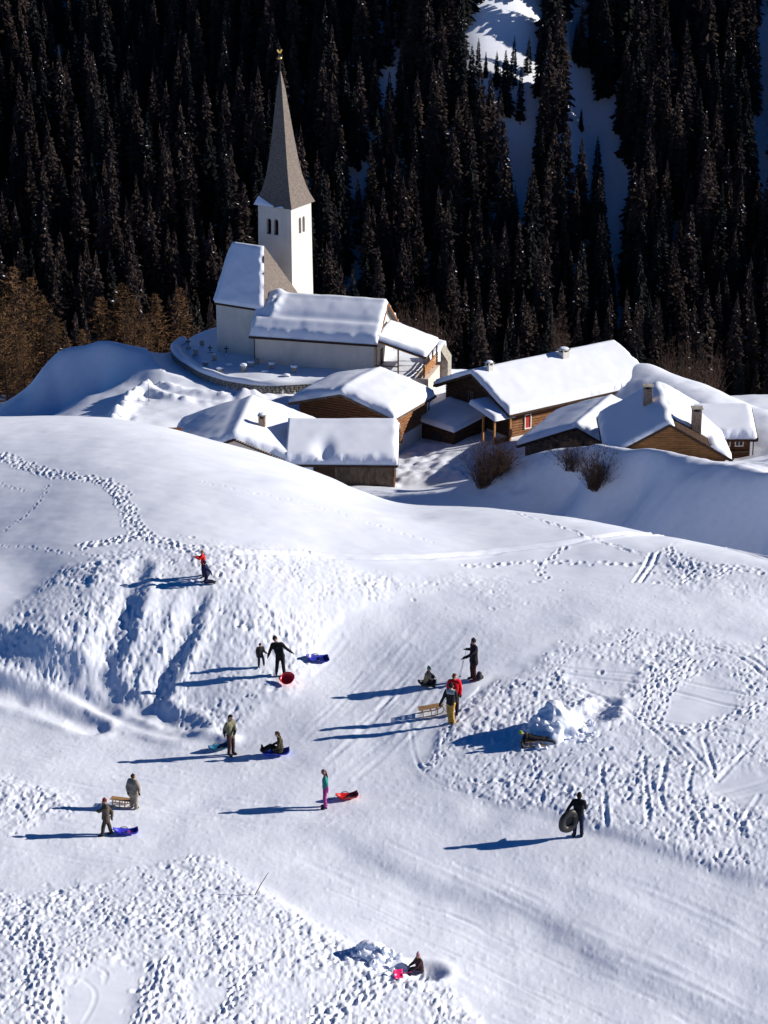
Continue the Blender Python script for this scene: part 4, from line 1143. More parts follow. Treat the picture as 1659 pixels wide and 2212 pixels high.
# end pier of masonry
a = [pp(PE + .3, q1 - .6, -3.0), pp(PE + 1.1, q1 - .6, -3.0), pp(PE + 1.1, q1 + 1.2, -3.0), pp(PE + .3, q1 + 1.2, -3.0)]
V = [np.array(p) for p in a] + [np.array(p) + np.array([0, 0, h]) for p, h in zip(a, (4.4, 3.2, 3.4, 4.7))]
MB().add(V, [(0,3,2,1),(4,5,6,7),(0,1,5,4),(1,2,6,5),(2,3,7,6),(3,0,4,7)]).build('pier', M['stone'], CH)
MB().box(-.45, .45, -.04, .04, 0, 1.9).build('church_door', M['wood_brown'], CH, pp(.05, 3.2, zd), (0, 0, NPHI + math.pi / 2))

# ------------------------------------------------------------------ churchyard wall: every stone in one rubble mass
CW_ = empty('churchyard_wall', (float(WALLS[4, 0]), float(WALLS[4, 1]), -73.3))
tag(CW_, 'curved grey stone retaining wall around the churchyard, snow along its top', 'wall')
o0 = np.array([WALLS[4, 0], WALLS[4, 1], -73.3])
core = MB(); V = []; Fc = []
WL = WALLS[1:]
nl = len(WL)
nrmv = []
for i in range(nl):
    d = WL[min(i+1, nl-1)] - WL[max(i-1, 0)]; d = d / np.linalg.norm(d); nrmv.append(np.array([d[1], -d[0]]))
for i in range(nl):
    p = WL[i]; nn_ = nrmv[i]
    for off, z in ((.18, -74.3), (.08, -72.12), (-.30, -72.12), (-.30, -74.3)): V.append((p[0] + nn_[0]*off - o0[0], p[1] + nn_[1]*off - o0[1], z - o0[2]))
for i in range(nl - 1):
    for k in range(4): Fc.append((i*4+k, i*4+(k+1)%4, (i+1)*4+(k+1)%4, (i+1)*4+k))
core.add(V, Fc).build('mortar_core', M['mortar'], CW_)
rs = random.Random(12); st = MB()
seg = np.r_[0, np.cumsum(np.linalg.norm(np.diff(WL, axis=0), axis=1))]
def at_len(a):
    i = int(np.clip(np.searchsorted(seg, a) - 1, 0, nl - 2)); t = (a - seg[i]) / (seg[i+1] - seg[i] + 1e-9)
    d = WL[i+1] - WL[i]; d = d / (np.linalg.norm(d) + 1e-9)
    return WL[i] * (1-t) + WL[i+1] * t, d
h = -73.75
while h < -72.2:
    hh = rs.uniform(.17, .26); a = rs.uniform(0, .3)
    while a < seg[-1] - .1:
        l = rs.uniform(.25, .6); p, d = at_len(a + l/2); nn_ = np.array([d[1], -d[0]]); off = .13 + (-(h + 72.12)) * .045 + rs.uniform(-.02, .03)
        c = p + nn_ * off; V = []
        for sx, sz in ((-1,-1),(1,-1),(1,1),(-1,1)):
            for dep, k in ((-.12, 1), (.07, .8)):
                q = c + d * sx * (l/2 - .02) * k + nn_ * dep
                V.append((q[0] - o0[0], q[1] - o0[1], h + hh/2 + sz * (hh/2 - .015) * k - o0[2]))
        st.add(V, [(1,3,5,7),(0,1,7,6),(0,2,3,1),(2,4,5,3),(4,6,7,5)])
        a += l
    h += hh
o = st.build('stones', M['stone'], CW_); o['kind'] = 'stuff'
V = []; Fc = []
for i in range(nl):
    p = WL[i]; nn_ = nrmv[i]; wob = .06 * math.sin(i * .7) 
    for k in range(9):
        a = math.pi * k / 8; off = .40 * math.cos(a) - .17; z = -72.22 + (.50 + wob) * math.sin(a) ** .8
        if k == 8: off = -.9; z = -72.1
        V.append((p[0] + nn_[0]*off - o0[0], p[1] + nn_[1]*off - o0[1], z - o0[2]))
for i in range(nl - 1):
    for k in range(8): Fc.append((i*9+k, (i+1)*9+k, (i+1)*9+k+1, i*9+k+1))
Fc += [tuple(range(9)), tuple(range((nl-1)*9, nl*9))[::-1]]
MB().add(V, Fc).build('snow_coping', M['roof_snow'], CW_, smooth=True)

# ------------------------------------------------------------------ graves
def zoom3(x, y): return (500 + x * .5425) / 3, (860 + y * .5425) / 3
rg = random.Random(3)
GR = [(215, 415, 'small snow buried gravestone nearest the left bend of the churchyard wall', 0), (295, 452, 'low snow covered grave mound close to the curved wall', 0), (345, 428, 'short gravestone with thin snow cap behind the low grave mound', 0), (425, 462, 'leaning snow capped gravestone at the middle of the wall', 1),
      (466, 440, 'tall snow capped gravestone left of the downpipe foot', 1), (545, 468, 'low white capped gravestone left of the rounded one', 0), (582, 450, 'rounded snow capped gravestone below the nave wall', 1), (662, 488, 'low snow lump grave at the right end of the graves', 0), (705, 470, 'rightmost gravestone with white snow cap in the sun', 1),
      (120, 330, 'dark grave cross farthest left beside the choir', 2), (160, 368, 'dark gravestone in the shade at the left wall bend', 2), (195, 322, 'dark gravestone right against the snowy rim left of the choir', 2), (240, 358, 'dark grave cross in front of the choir corner', 2), (265, 402, 'dark gravestone at the sunny edge left of the downpipe', 2), (330, 372, 'dark grave cross below the choir wall', 2),
      (500, 424, 'dark gravestone beside the downpipe', 2), (612, 424, 'dark gravestone under the nave wall, left of a pair', 2), (655, 412, 'dark gravestone close under the nave wall', 2), (770, 424, 'dark gravestone under the right half of the nave wall', 2)]
for x, y, lab, kind in GR:
    u, v = zoom3(x, y); p = unz(u, v + 1.2, TERRZ + .05)
    if in_poly(np.array([p[0]]), np.array([p[1]]), TERRACE)[0] == False: p = unz(u, v + 1.2, TERRZ - .1)
    g = empty('gravestone', (p[0], p[1], TERRZ - .02), rg.uniform(-.4, .2)); tag(g, lab, 'gravestone', 'graves in the churchyard')
    h = (.25, .62, .70)[kind] * rg.uniform(.85, 1.15)
    if kind == 2 and 'cross' in lab:
        MB().box(-.28, .28, -.14, .14, -.1, .16).build('plinth', M['stone'], g, bevel=.02)
        MB().box(-.05, .05, -.05, .05, .16, h + .3).build('cross_shaft', M['iron'], g)
        MB().box(-.26, .26, -.04, .04, h - .05, h + .06).build('cross_arm', M['iron'], g)
        lumps(g, 'snow_cap', (0, 0, .14), (.26, .14, .1))
    else:
        MB().box(-.30, .30, -.16, .16, -.1, .1).build('plinth', M['stone'], g, bevel=.02)
        V = [(-.24, 0), (.24, 0), (.24, h*.75), (.12, h*.96), (0, h), (-.12, h*.96), (-.24, h*.75)]; k_ = len(V)
        MB().add([(a, -.08, b + .08) for a, b in V] + [(a, .08, b + .08) for a, b in V], [(k, (k+1)%k_, k_+(k+1)%k_, k_+k) for k in range(k_)] + [tuple(range(k_)), tuple(range(k_, 2*k_))[::-1]]).build('slab', M['stone'], g)
        lumps(g, 'snow_cap', (0, 0, h + (.02 if kind else -.08)), (.40 if kind < 2 else .2, .26 if kind < 2 else .12, .26 if kind == 1 else .2 if kind == 0 else .08))

# snow stake on the plaza, timber showing over the brow
p = unz(148.7, 399, -72.9)
m_ = empty('snow_stake', (p[0], p[1], p[2])); tag(m_, 'thin wooden snow stake standing on the cleared plaza', 'stake')
MB().tube([(0, 0, -.4), (0, 0, 2.0)], .035, 6).build('pole', M['wood_grey'], m_); MB().tube([(0, 0, 1.7), (0, 0, 2.02)], .038, 6).build('tip', M['white_paint'], m_)
p = un(173, 428, 226)
tr = empty('timber_stack', (p[0], p[1], p[2] - .9)); tag(tr, 'dark timber stack peeping over the snow brow beside the plaza', 'timber')
for k in range(6):
    for j in range(3): MB().tube([(-.8, -.3 + k * .16, j * .28 + .1), (.8, -.3 + k * .16, j * .28 + .12)], .11, 7).build('log', M['wood_brown'], tr)

# ------------------------------------------------------------------ trees
M['needle_dark'] = add_noise_color(mat('spruce_needles', (.022, .026, .02), .95, .05), (.007, .009, .012), (.022, .024, .024), .35, detail=3)
M['needle_brown'] = add_noise_color(mat('brown_needles', (.06, .04, .03), .95, .05), (.019, .016, .018), (.052, .040, .037), .35, detail=3)
M['twig_orange'] = add_noise_color(mat('larch_twigs', (.12, .065, .03), .95, .05), (.060, .036, .020), (.145, .084, .045), .5, detail=3)
M['twig_bush'] = add_noise_color(mat('bush_twigs', (.10, .06, .045), .9, .1), (.065, .042, .034), (.165, .108, .082), 1.5, detail=3)
def trunk_mesh(h, r, seed=0, mt=None):
    rr = random.Random(seed); pts = []; x = y = 0
    for k in range(7):
        pts.append((x, y, h * k / 6 - (.8 if k == 0 else 0))); x += rr.uniform(-.06, .06); y += rr.uniform(-.06, .06)
    me = MB().tube(pts, [r * (1 - .92 * k / 6) for k in range(7)], 7).mesh('trunk'); me.materials.append(mt or M['bark']); return me
def conifer_mesh(seed, h=24.0, rmax=2.6, kind='spruce', snow=.05):
    """whorls of drooping jagged boughs; snow lies on a few of them"""
    rr = random.Random(seed); V = []; Fc = []; MI = []
    def tri(a, b, c, m): k = len(V); V.extend((a, b, c)); Fc.append((k, k+1, k+2)); MI.append(m)
    z = h * (.06 if kind == 'spruce' else .10)
    lean = rr.uniform(-.5, .5); lop = rr.uniform(0, 6.28)
    while z < h * .985:
        f = (z / h)
        prof = (1 - f) ** .82 * (.55 + .45 * min(1, f * 7)) * rr.uniform(.82, 1.12)
        R_ = rmax * prof + .12
        nb = rr.randint(6, 9) if f < .85 else rr.randint(4, 6)
        a0 = rr.uniform(0, 6.28)
        for k in range(nb):
            if rr.random() < (.06 if kind == 'spruce' else .14): continue
            a = a0 + 6.283 * k / nb + rr.uniform(-.3, .3)
            L = R_ * rr.uniform(.62, 1.15) * (1 + .16 * math.cos(a - lop))
            droop = (.30 + .35 * (1 - f)) * rr.uniform(.6, 1.3) if kind == 'spruce' else rr.uniform(-.10, .22)
            ca, sa = math.cos(a), math.sin(a)
            wv = L * (.30 if kind == 'spruce' else .24) * rr.uniform(.8, 1.2) + .12
            z0 = z + rr.uniform(-.15, .15); xo = lean * f
            def P(r, s, dz): return (xo + ca * r - sa * s, sa * r + ca * s, z0 + dz)
            z1 = -L * droop * .35; z2 = -L * droop + L * .10
            root = P(.0, 0, .1)
            segs = 3 if L > 1.0 else 2
            for q in range(segs):
                t0 = .12 + .3 * q / segs * 2; t1 = min(1.0, t0 + .55)
                zz0 = z1 * t0; zz1 = z2 * t1 ** 1.5
                sgn = 1 if q % 2 else -1
                tri(P(L*t0*.5, 0, zz0 + .05), P(L*t1*.92, sgn*wv*rr.uniform(.5, 1.1), zz1 - rr.uniform(.1, .45)), P(L*t1, sgn*wv*.1, zz1), 0)
                tri(P(L*t0*.5, 0, zz0 + .02), P(L*t1*.8, -sgn*wv*rr.uniform(.5, 1.0), zz1 - rr.uniform(.15, .55)), P(L*t1*.95, 0, zz1 - .04), 0)
                if kind == 'spruce':                     # hanging twigs under the bough
                    tri(P(L*t0, 0, zz0), P(L*t1*.95, 0, zz1), P(L*(t0+t1)*.5, rr.uniform(-.1, .1), (zz0+zz1)*.5 - rr.uniform(.35, .8)), 0)
                else:
                    tri(P(L*t0, 0, zz0), P(L*t1*.95, .05, zz1 + .1), P(L*(t0+t1)*.5, rr.uniform(-.2, .2), (zz0+zz1)*.5 + rr.uniform(.1, .5)), 0)
            if rr.random() < snow:
                t = rr.uniform(.5, .95); w2 = wv * rr.uniform(.25, .5); zz = z2 * t ** 1.5 + .10
                tri(P(L*(t-.22), 0, zz + .12), P(L*t, w2, zz), P(L*(t+.12), -w2*.3, zz - .06), 1)
                tri(P(L*(t-.22), 0, zz + .12), P(L*(t+.12), -w2*.3, zz - .06), P(L*(t-.05), -w2, zz), 1)
        z += (h * .016 + .14) * rr.uniform(.8, 1.25)
    tri((lean-.12, 0, h*.95), (lean+.12, 0, h*.95), (lean, 0, h+.5), 0)
    me = mesh_from(V, Fc, 'crown', MI)
    return me
def larch_mesh(seed, h=20.0, rmax=4.3):
    """bare larch: a haze of fine orange twigs on thin rising boughs"""
    rr = random.Random(seed); V = []; Fc = []
    def blade(p, q, w):
        d = np.array(q) - np.array(p); s = np.cross(d, [rr.uniform(-1,1), rr.uniform(-1,1), rr.uniform(-1,1)]); s = s / (np.linalg.norm(s)+1e-9) * w
        k = len(V); V.extend([tuple(np.array(p) - s), tuple(np.array(p) + s), tuple(q)]); Fc.append((k, k+1, k+2))
    z = h * .12
    while z < h:
        f = z / h; R_ = rmax * (max(1 - f, 0) ** .52) * (.6 + .4 * min(1, f * 4)) + .15
        for k in range(rr.randint(7, 10)):
            a = rr.uniform(0, 6.28); L = R_ * rr.uniform(.5, 1.1); rise = rr.uniform(.0, .45)
            tip = np.array([math.cos(a) * L, math.sin(a) * L, z + L * rise]); b = np.array([0, 0, z])
            blade(b, tip, .05)
            for j in range(rr.randint(6, 9)):
                t = rr.uniform(.2, 1.0); p = b + (tip - b) * t
                q = p + np.array([rr.gauss(0, .38), rr.gauss(0, .38), rr.uniform(-.35, .65)]) * (.6 + .4 * L / rmax)
                blade(p, q, .055)
        z += h * .018 * rr.uniform(.7, 1.3)
    me = mesh_from(V, Fc, 'crown'); me.materials.append(M['twig_orange']); return me
def bush_mesh(seed, r=2.2, h=2.6, n=60, mt=None):
    rr = random.Random(seed); V = []; Fc = []
    def twig(p, q, w):
        k = len(V); a = rr.uniform(0, 6.28); c, s_ = math.cos(a) * w, math.sin(a) * w
        V.extend([(p[0]-c, p[1]-s_, p[2]), (p[0]+c, p[1]+s_, p[2]), (q[0], q[1], q[2]), (p[0]+s_, p[1]-c, p[2]), (p[0]-s_, p[1]+c, p[2])])
        Fc.extend([(k, k+1, k+2), (k+3, k+4, k+2)])
    for k in range(n):
        a = rr.uniform(0, 6.28); b = rr.uniform(.1, 1.0); L = rr.uniform(.4, 1.12); x0, y0 = rr.uniform(-.2, .2) * r, rr.uniform(-.2, .2) * r
        x2, y2, z2 = x0 + math.cos(a) * r * b * L, y0 + math.sin(a) * r * b * L, h * L * (1.1 - .55 * b)
        x1, y1, z1 = (x0+x2)/2 + rr.gauss(0, .1), (y0+y2)/2 + rr.gauss(0, .1), z2/2 + .25 * L
        pts = [((1-t)**2*x0 + 2*t*(1-t)*x1 + t*t*x2, (1-t)**2*y0 + 2*t*(1-t)*y1 + t*t*y2, -.2*(1-t)**2 + 2*t*(1-t)*z1 + t*t*z2) for t in (0, .25, .5, .75, 1)]
        for q in range(4): twig(pts[q], (pts[q+1][0], pts[q+1][1], pts[q+1][2] + .02), .032 - .006 * q)
        for j in range(10):
            p = pts[rr.randint(1, 4)]; twig(p, (p[0] + rr.gauss(0, .38), p[1] + rr.gauss(0, .38), p[2] + rr.uniform(-.05, .8)), .015)
    me = mesh_from(V, Fc, 'twigs'); me.materials.append(mt or M['twig_bush']); return me
VAR = []
for i in range(12):
    kind = ('spruce', 'brown', 'brown', 'larch')[i % 4]
    me = conifer_mesh(100 + i, 24.0, random.Random(i).uniform(3.0, 4.2), 'larch' if kind == 'larch' else 'spruce', (.022, .04, .026, .018)[i % 4])
    me.materials.append(M['needle_dark'] if kind == 'spruce' else M['needle_brown']); me.materials.append(M['roof_snow'])
    VAR.append((kind, me, trunk_mesh(23.0, .28, i)))
LAR = [(larch_mesh(300 + i), trunk_mesh(19.0, .24, 40 + i)) for i in range(3)]
# clearings on the mountainside: no crown may stand before them
def z7(pts): return [(433.3 + x * .2017, y * .2017) for x, y in pts]
OPEN = [z7([(150,60),(270,0),(610,0),(560,100),(500,200),(500,330),(490,470),(340,470),(250,330),(190,210)]),
        z7([(650,0),(760,0),(730,150),(780,350),(840,600),(930,750),(940,850),(930,950),(950,1200),(965,1480),(905,1480),(880,1200),(865,950),(790,700),(720,850),(690,700),(640,420),(650,150)]),
        z7([(1605,60),(1700,60),(1700,900),(1625,880),(1590,500)]), z7([(370,590),(470,640),(490,800),(400,740)]), z7([(1560,0),(1700,0),(1700,40),(1600,40)])]
OPEN_T = [[(350, 40), (372, 50), (376, 140), (366, 230), (352, 285), (338, 280), (352, 200), (358, 110)], [(560, 318), (590, 325), (612, 335), (600, 342), (562, 330)]]
def pip(u, v, poly):
    c = False; n = len(poly)
    for i in range(n):
        x0, y0 = poly[i]; x1, y1 = poly[(i+1) % n]
        if (y0 > v) != (y1 > v) and u < (x1 - x0) * (v - y0) / (y1 - y0) + x0: c = not c
    return c
rt = random.Random(77); spots = []
y = 452.0
while y < 640:
    x = -175.0
    while x < 175:
        px = x + rt.uniform(-1.9, 1.9); py = y + rt.uniform(-2.1, 2.1)
        hgt = rt.uniform(14, 28) * (1.0 if rt.random() > .2 else .6)
        pz = float(fz(np.array(px), np.array(py)))
        bad = False
        for t in (0, .2, .4, .6, .75, .9):
            u, v = proj(px, py, pz + hgt * t)
            if any(pip(u, v, q) for q in OPEN): bad = True
            elif t > .1 and any(pip(u, v, q) for q in OPEN_T) and rt.random() < .25: bad = True
        if bad and rt.random() < (.90 if u > 560 and hgt < 19 else .985): x += 4.5; continue
        u, v = proj(px, py, pz + hgt * .6)
        if -150 < u < 920 and v > -170: spots.append((px, py, pz, hgt, u, v))
        x += rt.uniform(3.3, 4.6)
    y += 3.7
# a few single trees in and around the clearing
for u, v, hh in ((478, 82, 9.5), (496, 88, 8.0), (513, 92, 12), (505, 117, 15), (520, 125, 13), (486, 80, 6), (528, 78, 9), (581, 131, 5.5), (597, 192, 12.5), (575, 62, 9), (500, 84, 4), (545, 60, 11)):
    d = un(u, v, 1.0); yy = 480.0
    while yy < 700 and float(fz(np.array(d[0] * yy / d[1]), np.array(yy))) < d[2] * yy / d[1]: yy += .5
    spots.append((d[0] * yy / d[1], yy, float(fz(np.array(d[0] * yy / d[1]), np.array(yy))), hh, u, v))
inframe = [s for s in spots if -12 < s[4] < 780 and -30 < s[5] < 400]
order = sorted(inframe, key=lambda s: s[1])
single = set(map(id, order[:270] + spots[-12:]))
rest = []; TREES = []
for i, s in enumerate(spots):
    px, py, pz, hgt, u, v = s
    r2 = random.Random(i * 7 + 1); vi = r2.randrange(len(VAR))
    if i >= len(spots) - 12: vi = 0 if i % 2 else 3
    if id(s) in single:
        kind, me, tm = VAR[vi]; sc = hgt / 24.0
        e = empty('spruce_tree', (px, py, pz - .3), r2.uniform(0, 6.28)); e.scale = (sc * r2.uniform(.85, 1.15), sc * r2.uniform(.85, 1.15), sc)
        link('trunk', tm, None, e); link('crown', me, None, e)
        kd = {'spruce': 'dark spruce', 'brown': 'brownish spruce', 'larch': 'thin brown conifer'}[kind]
        sz = 'tall' if hgt > 22 else 'small' if hgt < 15 else 'mid-sized'
        col = ('above the orange larches', 'above the snow knoll', 'left of the church spire', 'just right of the church tower', 'above the church porch', 'above the farmhouse ridge', 'below the sunny clearing', 'beside the blue gully', 'above the right-hand houses', 'at the right picture edge')[int(np.searchsorted([85, 165, 262, 330, 440, 510, 570, 635, 705], u))]
        row = 'at the forest foot' if v > 290 else 'on the lower slope' if v > 225 else 'halfway up the slope' if v > 120 else 'high on the slope'
        if i >= len(spots) - 12: row = 'in the snowy opening'
        e['group'] = kd + 's of the mountain forest'; e['category'] = 'tree'; TREES.append((e, sz + ' ' + kd, row + ' ' + col, u))
    else: rest.append((px, py, pz - .3, hgt / 24.0, r2.uniform(0, 6.28), vi))
cells = {}
for e, w, r_, u in TREES: cells.setdefault((w, r_), []).append((u, e))
ORD = ('leftmost', 'second from left', 'third from left', 'fourth from left', 'fifth from left', 'sixth from left', 'seventh from left', 'eighth from left', 'ninth from left', 'tenth from left')
for (w, r_), l in cells.items():
    l.sort(key=lambda q: q[0])
    for k, (u, e) in enumerate(l): e['label'] = w + (', ' + (ORD[k] if k < len(l) - 1 else 'rightmost') + ',' if len(l) > 1 else '') + ' ' + r_
# the trees higher up that can no longer be told apart: one forest object that repeats the crowns
fm = bpy.data.meshes.new('forest'); fm.vertices.add(len(rest))
fm.vertices.foreach_set('co', np.array([r[:3] for r in rest], np.float32).ravel())
for nm_, k in (('scl', 3), ('rot', 4)):
    at = fm.attributes.new(nm_, 'FLOAT', 'POINT'); at.data.foreach_set('value', np.array([r[k] for r in rest], np.float32))
at = fm.attributes.new('kindno', 'INT', 'POINT'); at.data.foreach_set('value', np.array([r[5] for r in rest], np.int32))
fo = link('forest', fm); tag(fo, 'dense dark conifer forest filling the upper mountainside', kind='stuff')
ng = bpy.data.node_groups.new('forest_nodes', 'GeometryNodeTree')
ng.interface.new_socket('Geometry', in_out='INPUT', socket_type='NodeSocketGeometry'); ng.interface.new_socket('Geometry', in_out='OUTPUT', socket_type='NodeSocketGeometry')
N = ng.nodes; K = ng.links
gi = N.new('NodeGroupInput'); go = N.new('NodeGroupOutput'); jn = N.new('GeometryNodeJoinGeometry')
def nattr(nm_, ty):
    n_ = N.new('GeometryNodeInputNamedAttribute'); n_.data_type = ty; n_.inputs['Name'].default_value = nm_; return n_.outputs[0]
a_s, a_r, a_k = nattr('scl', 'FLOAT'), nattr('rot', 'FLOAT'), nattr('kindno', 'INT')
cx = N.new('ShaderNodeCombineXYZ'); K.new(a_r, cx.inputs[2]); cs = N.new('ShaderNodeCombineXYZ')
for q in range(3): K.new(a_s, cs.inputs[q])
crown_of = {}
for o in COL.objects:
    if o.name.startswith('crown') and o.data.name not in crown_of: crown_of[o.data.name] = o
for vi, (kind, me, tm) in enumerate(VAR):
    src = crown_of.get(me.name)
    if src is None: continue
    oi = N.new('GeometryNodeObjectInfo'); oi.inputs['Object'].default_value = src; oi.inputs['As Instance'].default_value = True
    cmp = N.new('FunctionNodeCompare'); cmp.data_type = 'INT'; cmp.operation = 'EQUAL'
    ip = N.new('GeometryNodeInstanceOnPoints')
    K.new(a_k, cmp.inputs[2]); cmp.inputs[3].default_value = vi
    K.new(gi.outputs[0], ip.inputs['Points']); K.new(cmp.outputs[0], ip.inputs['Selection']); K.new(oi.outputs['Geometry'], ip.inputs['Instance'])
    K.new(cx.outputs[0], ip.inputs['Rotation']); K.new(cs.outputs[0], ip.inputs['Scale']); K.new(ip.outputs[0], jn.inputs[0])
K.new(jn.outputs[0], go.inputs[0])
gm = fo.modifiers.new('trees', 'NODES'); gm.node_group = ng

# bare larches behind the knoll and behind the houses: u, v of the top, distance, height
LA = [(12, 268, 312, 24, 'tall bare orange larch at the left picture edge above the knoll'), (30, 280, 305, 22, 'bare orange larch second from the left picture edge'), (42, 297, 300, 19, 'bare larch left of the gap above the shaded knoll'), (2, 300, 296, 17, 'low bare larch cut by the left picture edge'), (56, 318, 298, 15, 'short bare larch on the left flank of the knoll'),
      (82, 330, 293, 12, 'smallest bare larch just left of the knoll top'), (100, 298, 300, 18, 'rounded bare larch behind the left part of the knoll top'), (122, 285, 302, 20, 'broad orange larch directly behind the knoll top'), (133, 300, 296, 16, 'bare larch leaning into the broad orange one behind the knoll'), (156, 295, 300, 17, 'slender bare larch between the knoll top and the choir'), (180, 290, 304, 16, 'brown larch nearest the choir wall'),
      (22, 335, 290, 12, 'low brown larch at the foot of the left larch group'), (68, 338, 289, 9, 'tiny larch between knoll and left larch group'), (145, 318, 291, 11, 'low larch peeping over the right shoulder of the knoll')]
for i, (u, v, yy, hh, lab) in enumerate(LA):
    p = uny(u, v, yy); me, tm = LAR[i % 3]; sc = hh / 20.0; r2 = random.Random(i)
    e = empty('larch_tree', (p[0], p[1], p[2] - hh), r2.uniform(0, 6)); e.scale = (sc * 1.1, sc * 1.1, sc)
    tag(e, lab, 'tree', 'bare larches behind the snow knoll'); link('trunk', tm, None, e); link('crown', me, None, e)
BT = [(420, 296, 276, 8.5, 'bare brown bush tree right behind the church porch roof', 'porch'), (438, 312, 272, 6.5, 'smaller bare bush tree right of the porch'), (404, 303, 274, 6.0, 'bare bush tree behind the nave gable'),
      (690, 334, 268, 8.0, 'bare brown tree behind the long farmhouse roof end'), (712, 345, 262, 7.5, 'bare brown tree behind the right edge house'), (670, 340, 266, 6.0, 'low bare tree directly right of the farmhouse roof end'), (560, 316, 280, 5.0, 'faint bare tree above the farmhouse ridge')]
bm1, bm2 = bush_mesh(501, 3.2, 6.5, 90), bush_mesh(502, 3.0, 6.5, 90)
for i, b in enumerate(BT):
    u, v, yy, hh, lab = b[:5]; p = uny(u, v, yy); sc = hh / 6.5
    e = empty('bare_tree', (p[0], p[1], p[2] - hh), i * 1.3); e.scale = (sc, sc, sc); tag(e, lab, 'tree', 'bare trees behind the houses')
    link('crown', (bm1, bm2)[i % 2], None, e); MB().tube([(0, 0, -6), (.1, 0, 0), (0, .1, 2.5)], [.16, .12, .05], 6).build('trunk', M['bark'], e)
for i, (u, v, r, h, lab) in enumerate(((484, 486, 3.1, 4.2, 'round leafless shrub by the lane left of the shaded mound'), (500, 474, 2.2, 3.0, 'small leafless shrub leaning against the bigger one by the lane'), (596, 486, 3.2, 3.4, 'wide leafless shrub on the shaded mound face'), (572, 470, 3.0, 2.6, 'sparse thin shrub on the mound crest'))):
    p = on_village(u, v, 180)
    e = empty('shrub', (p[0], p[1], p[2] - .1), i); tag(e, lab, 'shrub')
    link('twigs', bush_mesh(520 + i, r, h, 230 if i != 3 else 90), None, e)
    MB().tube([(0, 0, -.4), (.05, .02, .3), (.1, 0, .7)], [.09, .07, .03], 6).build('stem', M['bark'], e)

# ------------------------------------------------------------------ people
SKIN = add_noise_color(mat('skin', (.45, .26, .19), .6, .3), (.40, .22, .16), (.50, .30, .22), 30)
EYE = mat('eye', (.02, .015, .012), .4, .4); LIP = mat('lips', (.32, .12, .10), .6, .3)
CLOTH = {}
def cloth(col):
    k = tuple(col)
    if k not in CLOTH:
        m = mat('cloth_%d' % len(CLOTH), col, .85, .15)
        add_noise_color(m, tuple(c * .75 for c in col), tuple(min(1, c * 1.18) for c in col), 9, detail=4, bump=.5, bdist=.02)
        CLOTH[k] = m
    return CLOTH[k]
def capsule(V, Fc, p0, r0, p1, r1, n=10):
    p0 = np.array(p0, float); p1 = np.array(p1, float); d = p1 - p0; L = np.linalg.norm(d)
    d = d / L if L > 1e-6 else np.array([0, 0, 1.0])
    a = np.cross(d, [0, 0, 1.0] if abs(d[2]) < .9 else [1.0, 0, 0]); a /= np.linalg.norm(a); b = np.cross(d, a)
    rings = [(p0 - d * r0, .02 * r0), (p0 - d * r0 * .7, r0 * .714), (p0, r0), (p1, r1), (p1 + d * r1 * .7, r1 * .714), (p1 + d * r1, .02 * r1)]
    k = len(V)
    for c, r in rings:
        for q in range(n):
            w = 6.28318 * q / n; V.append(tuple(c + r * (math.cos(w) * a + math.sin(w) * b)))
    for i in range(5):
        for q in range(n): Fc.append((k + i*n + q, k + i*n + (q+1)%n, k + (i+1)*n + (q+1)%n, k + (i+1)*n + q))
    Fc.append(tuple(k + q for q in range(n))[::-1]); Fc.append(tuple(k + 5*n + q for q in range(n)))
PENDING = []
def grow(prims, voxel, name, parent, mats, smooth=3, crease=0.0, seed=0):
    """fuses tapered limbs into one continuous skin (done for all figures at once by fuse_all)"""
    V = []; Fc = []
    for p in prims: capsule(V, Fc, *p[:4])
    me = mesh_from(V, Fc, name)
    bm = bmesh.new(); bm.from_mesh(me); bmesh.ops.recalc_face_normals(bm, faces=bm.faces); bm.to_mesh(me); bm.free()
    o = bpy.data.objects.new(name, me); COL.objects.link(o)
    if parent is not None: o.parent = parent
    r = o.modifiers.new('r', 'REMESH'); r.mode = 'VOXEL'; r.voxel_size = voxel
    if smooth:
        s = o.modifiers.new('s', 'SMOOTH'); s.factor = .5; s.iterations = smooth
    PENDING.append((o, prims, mats, crease, seed))
    return o
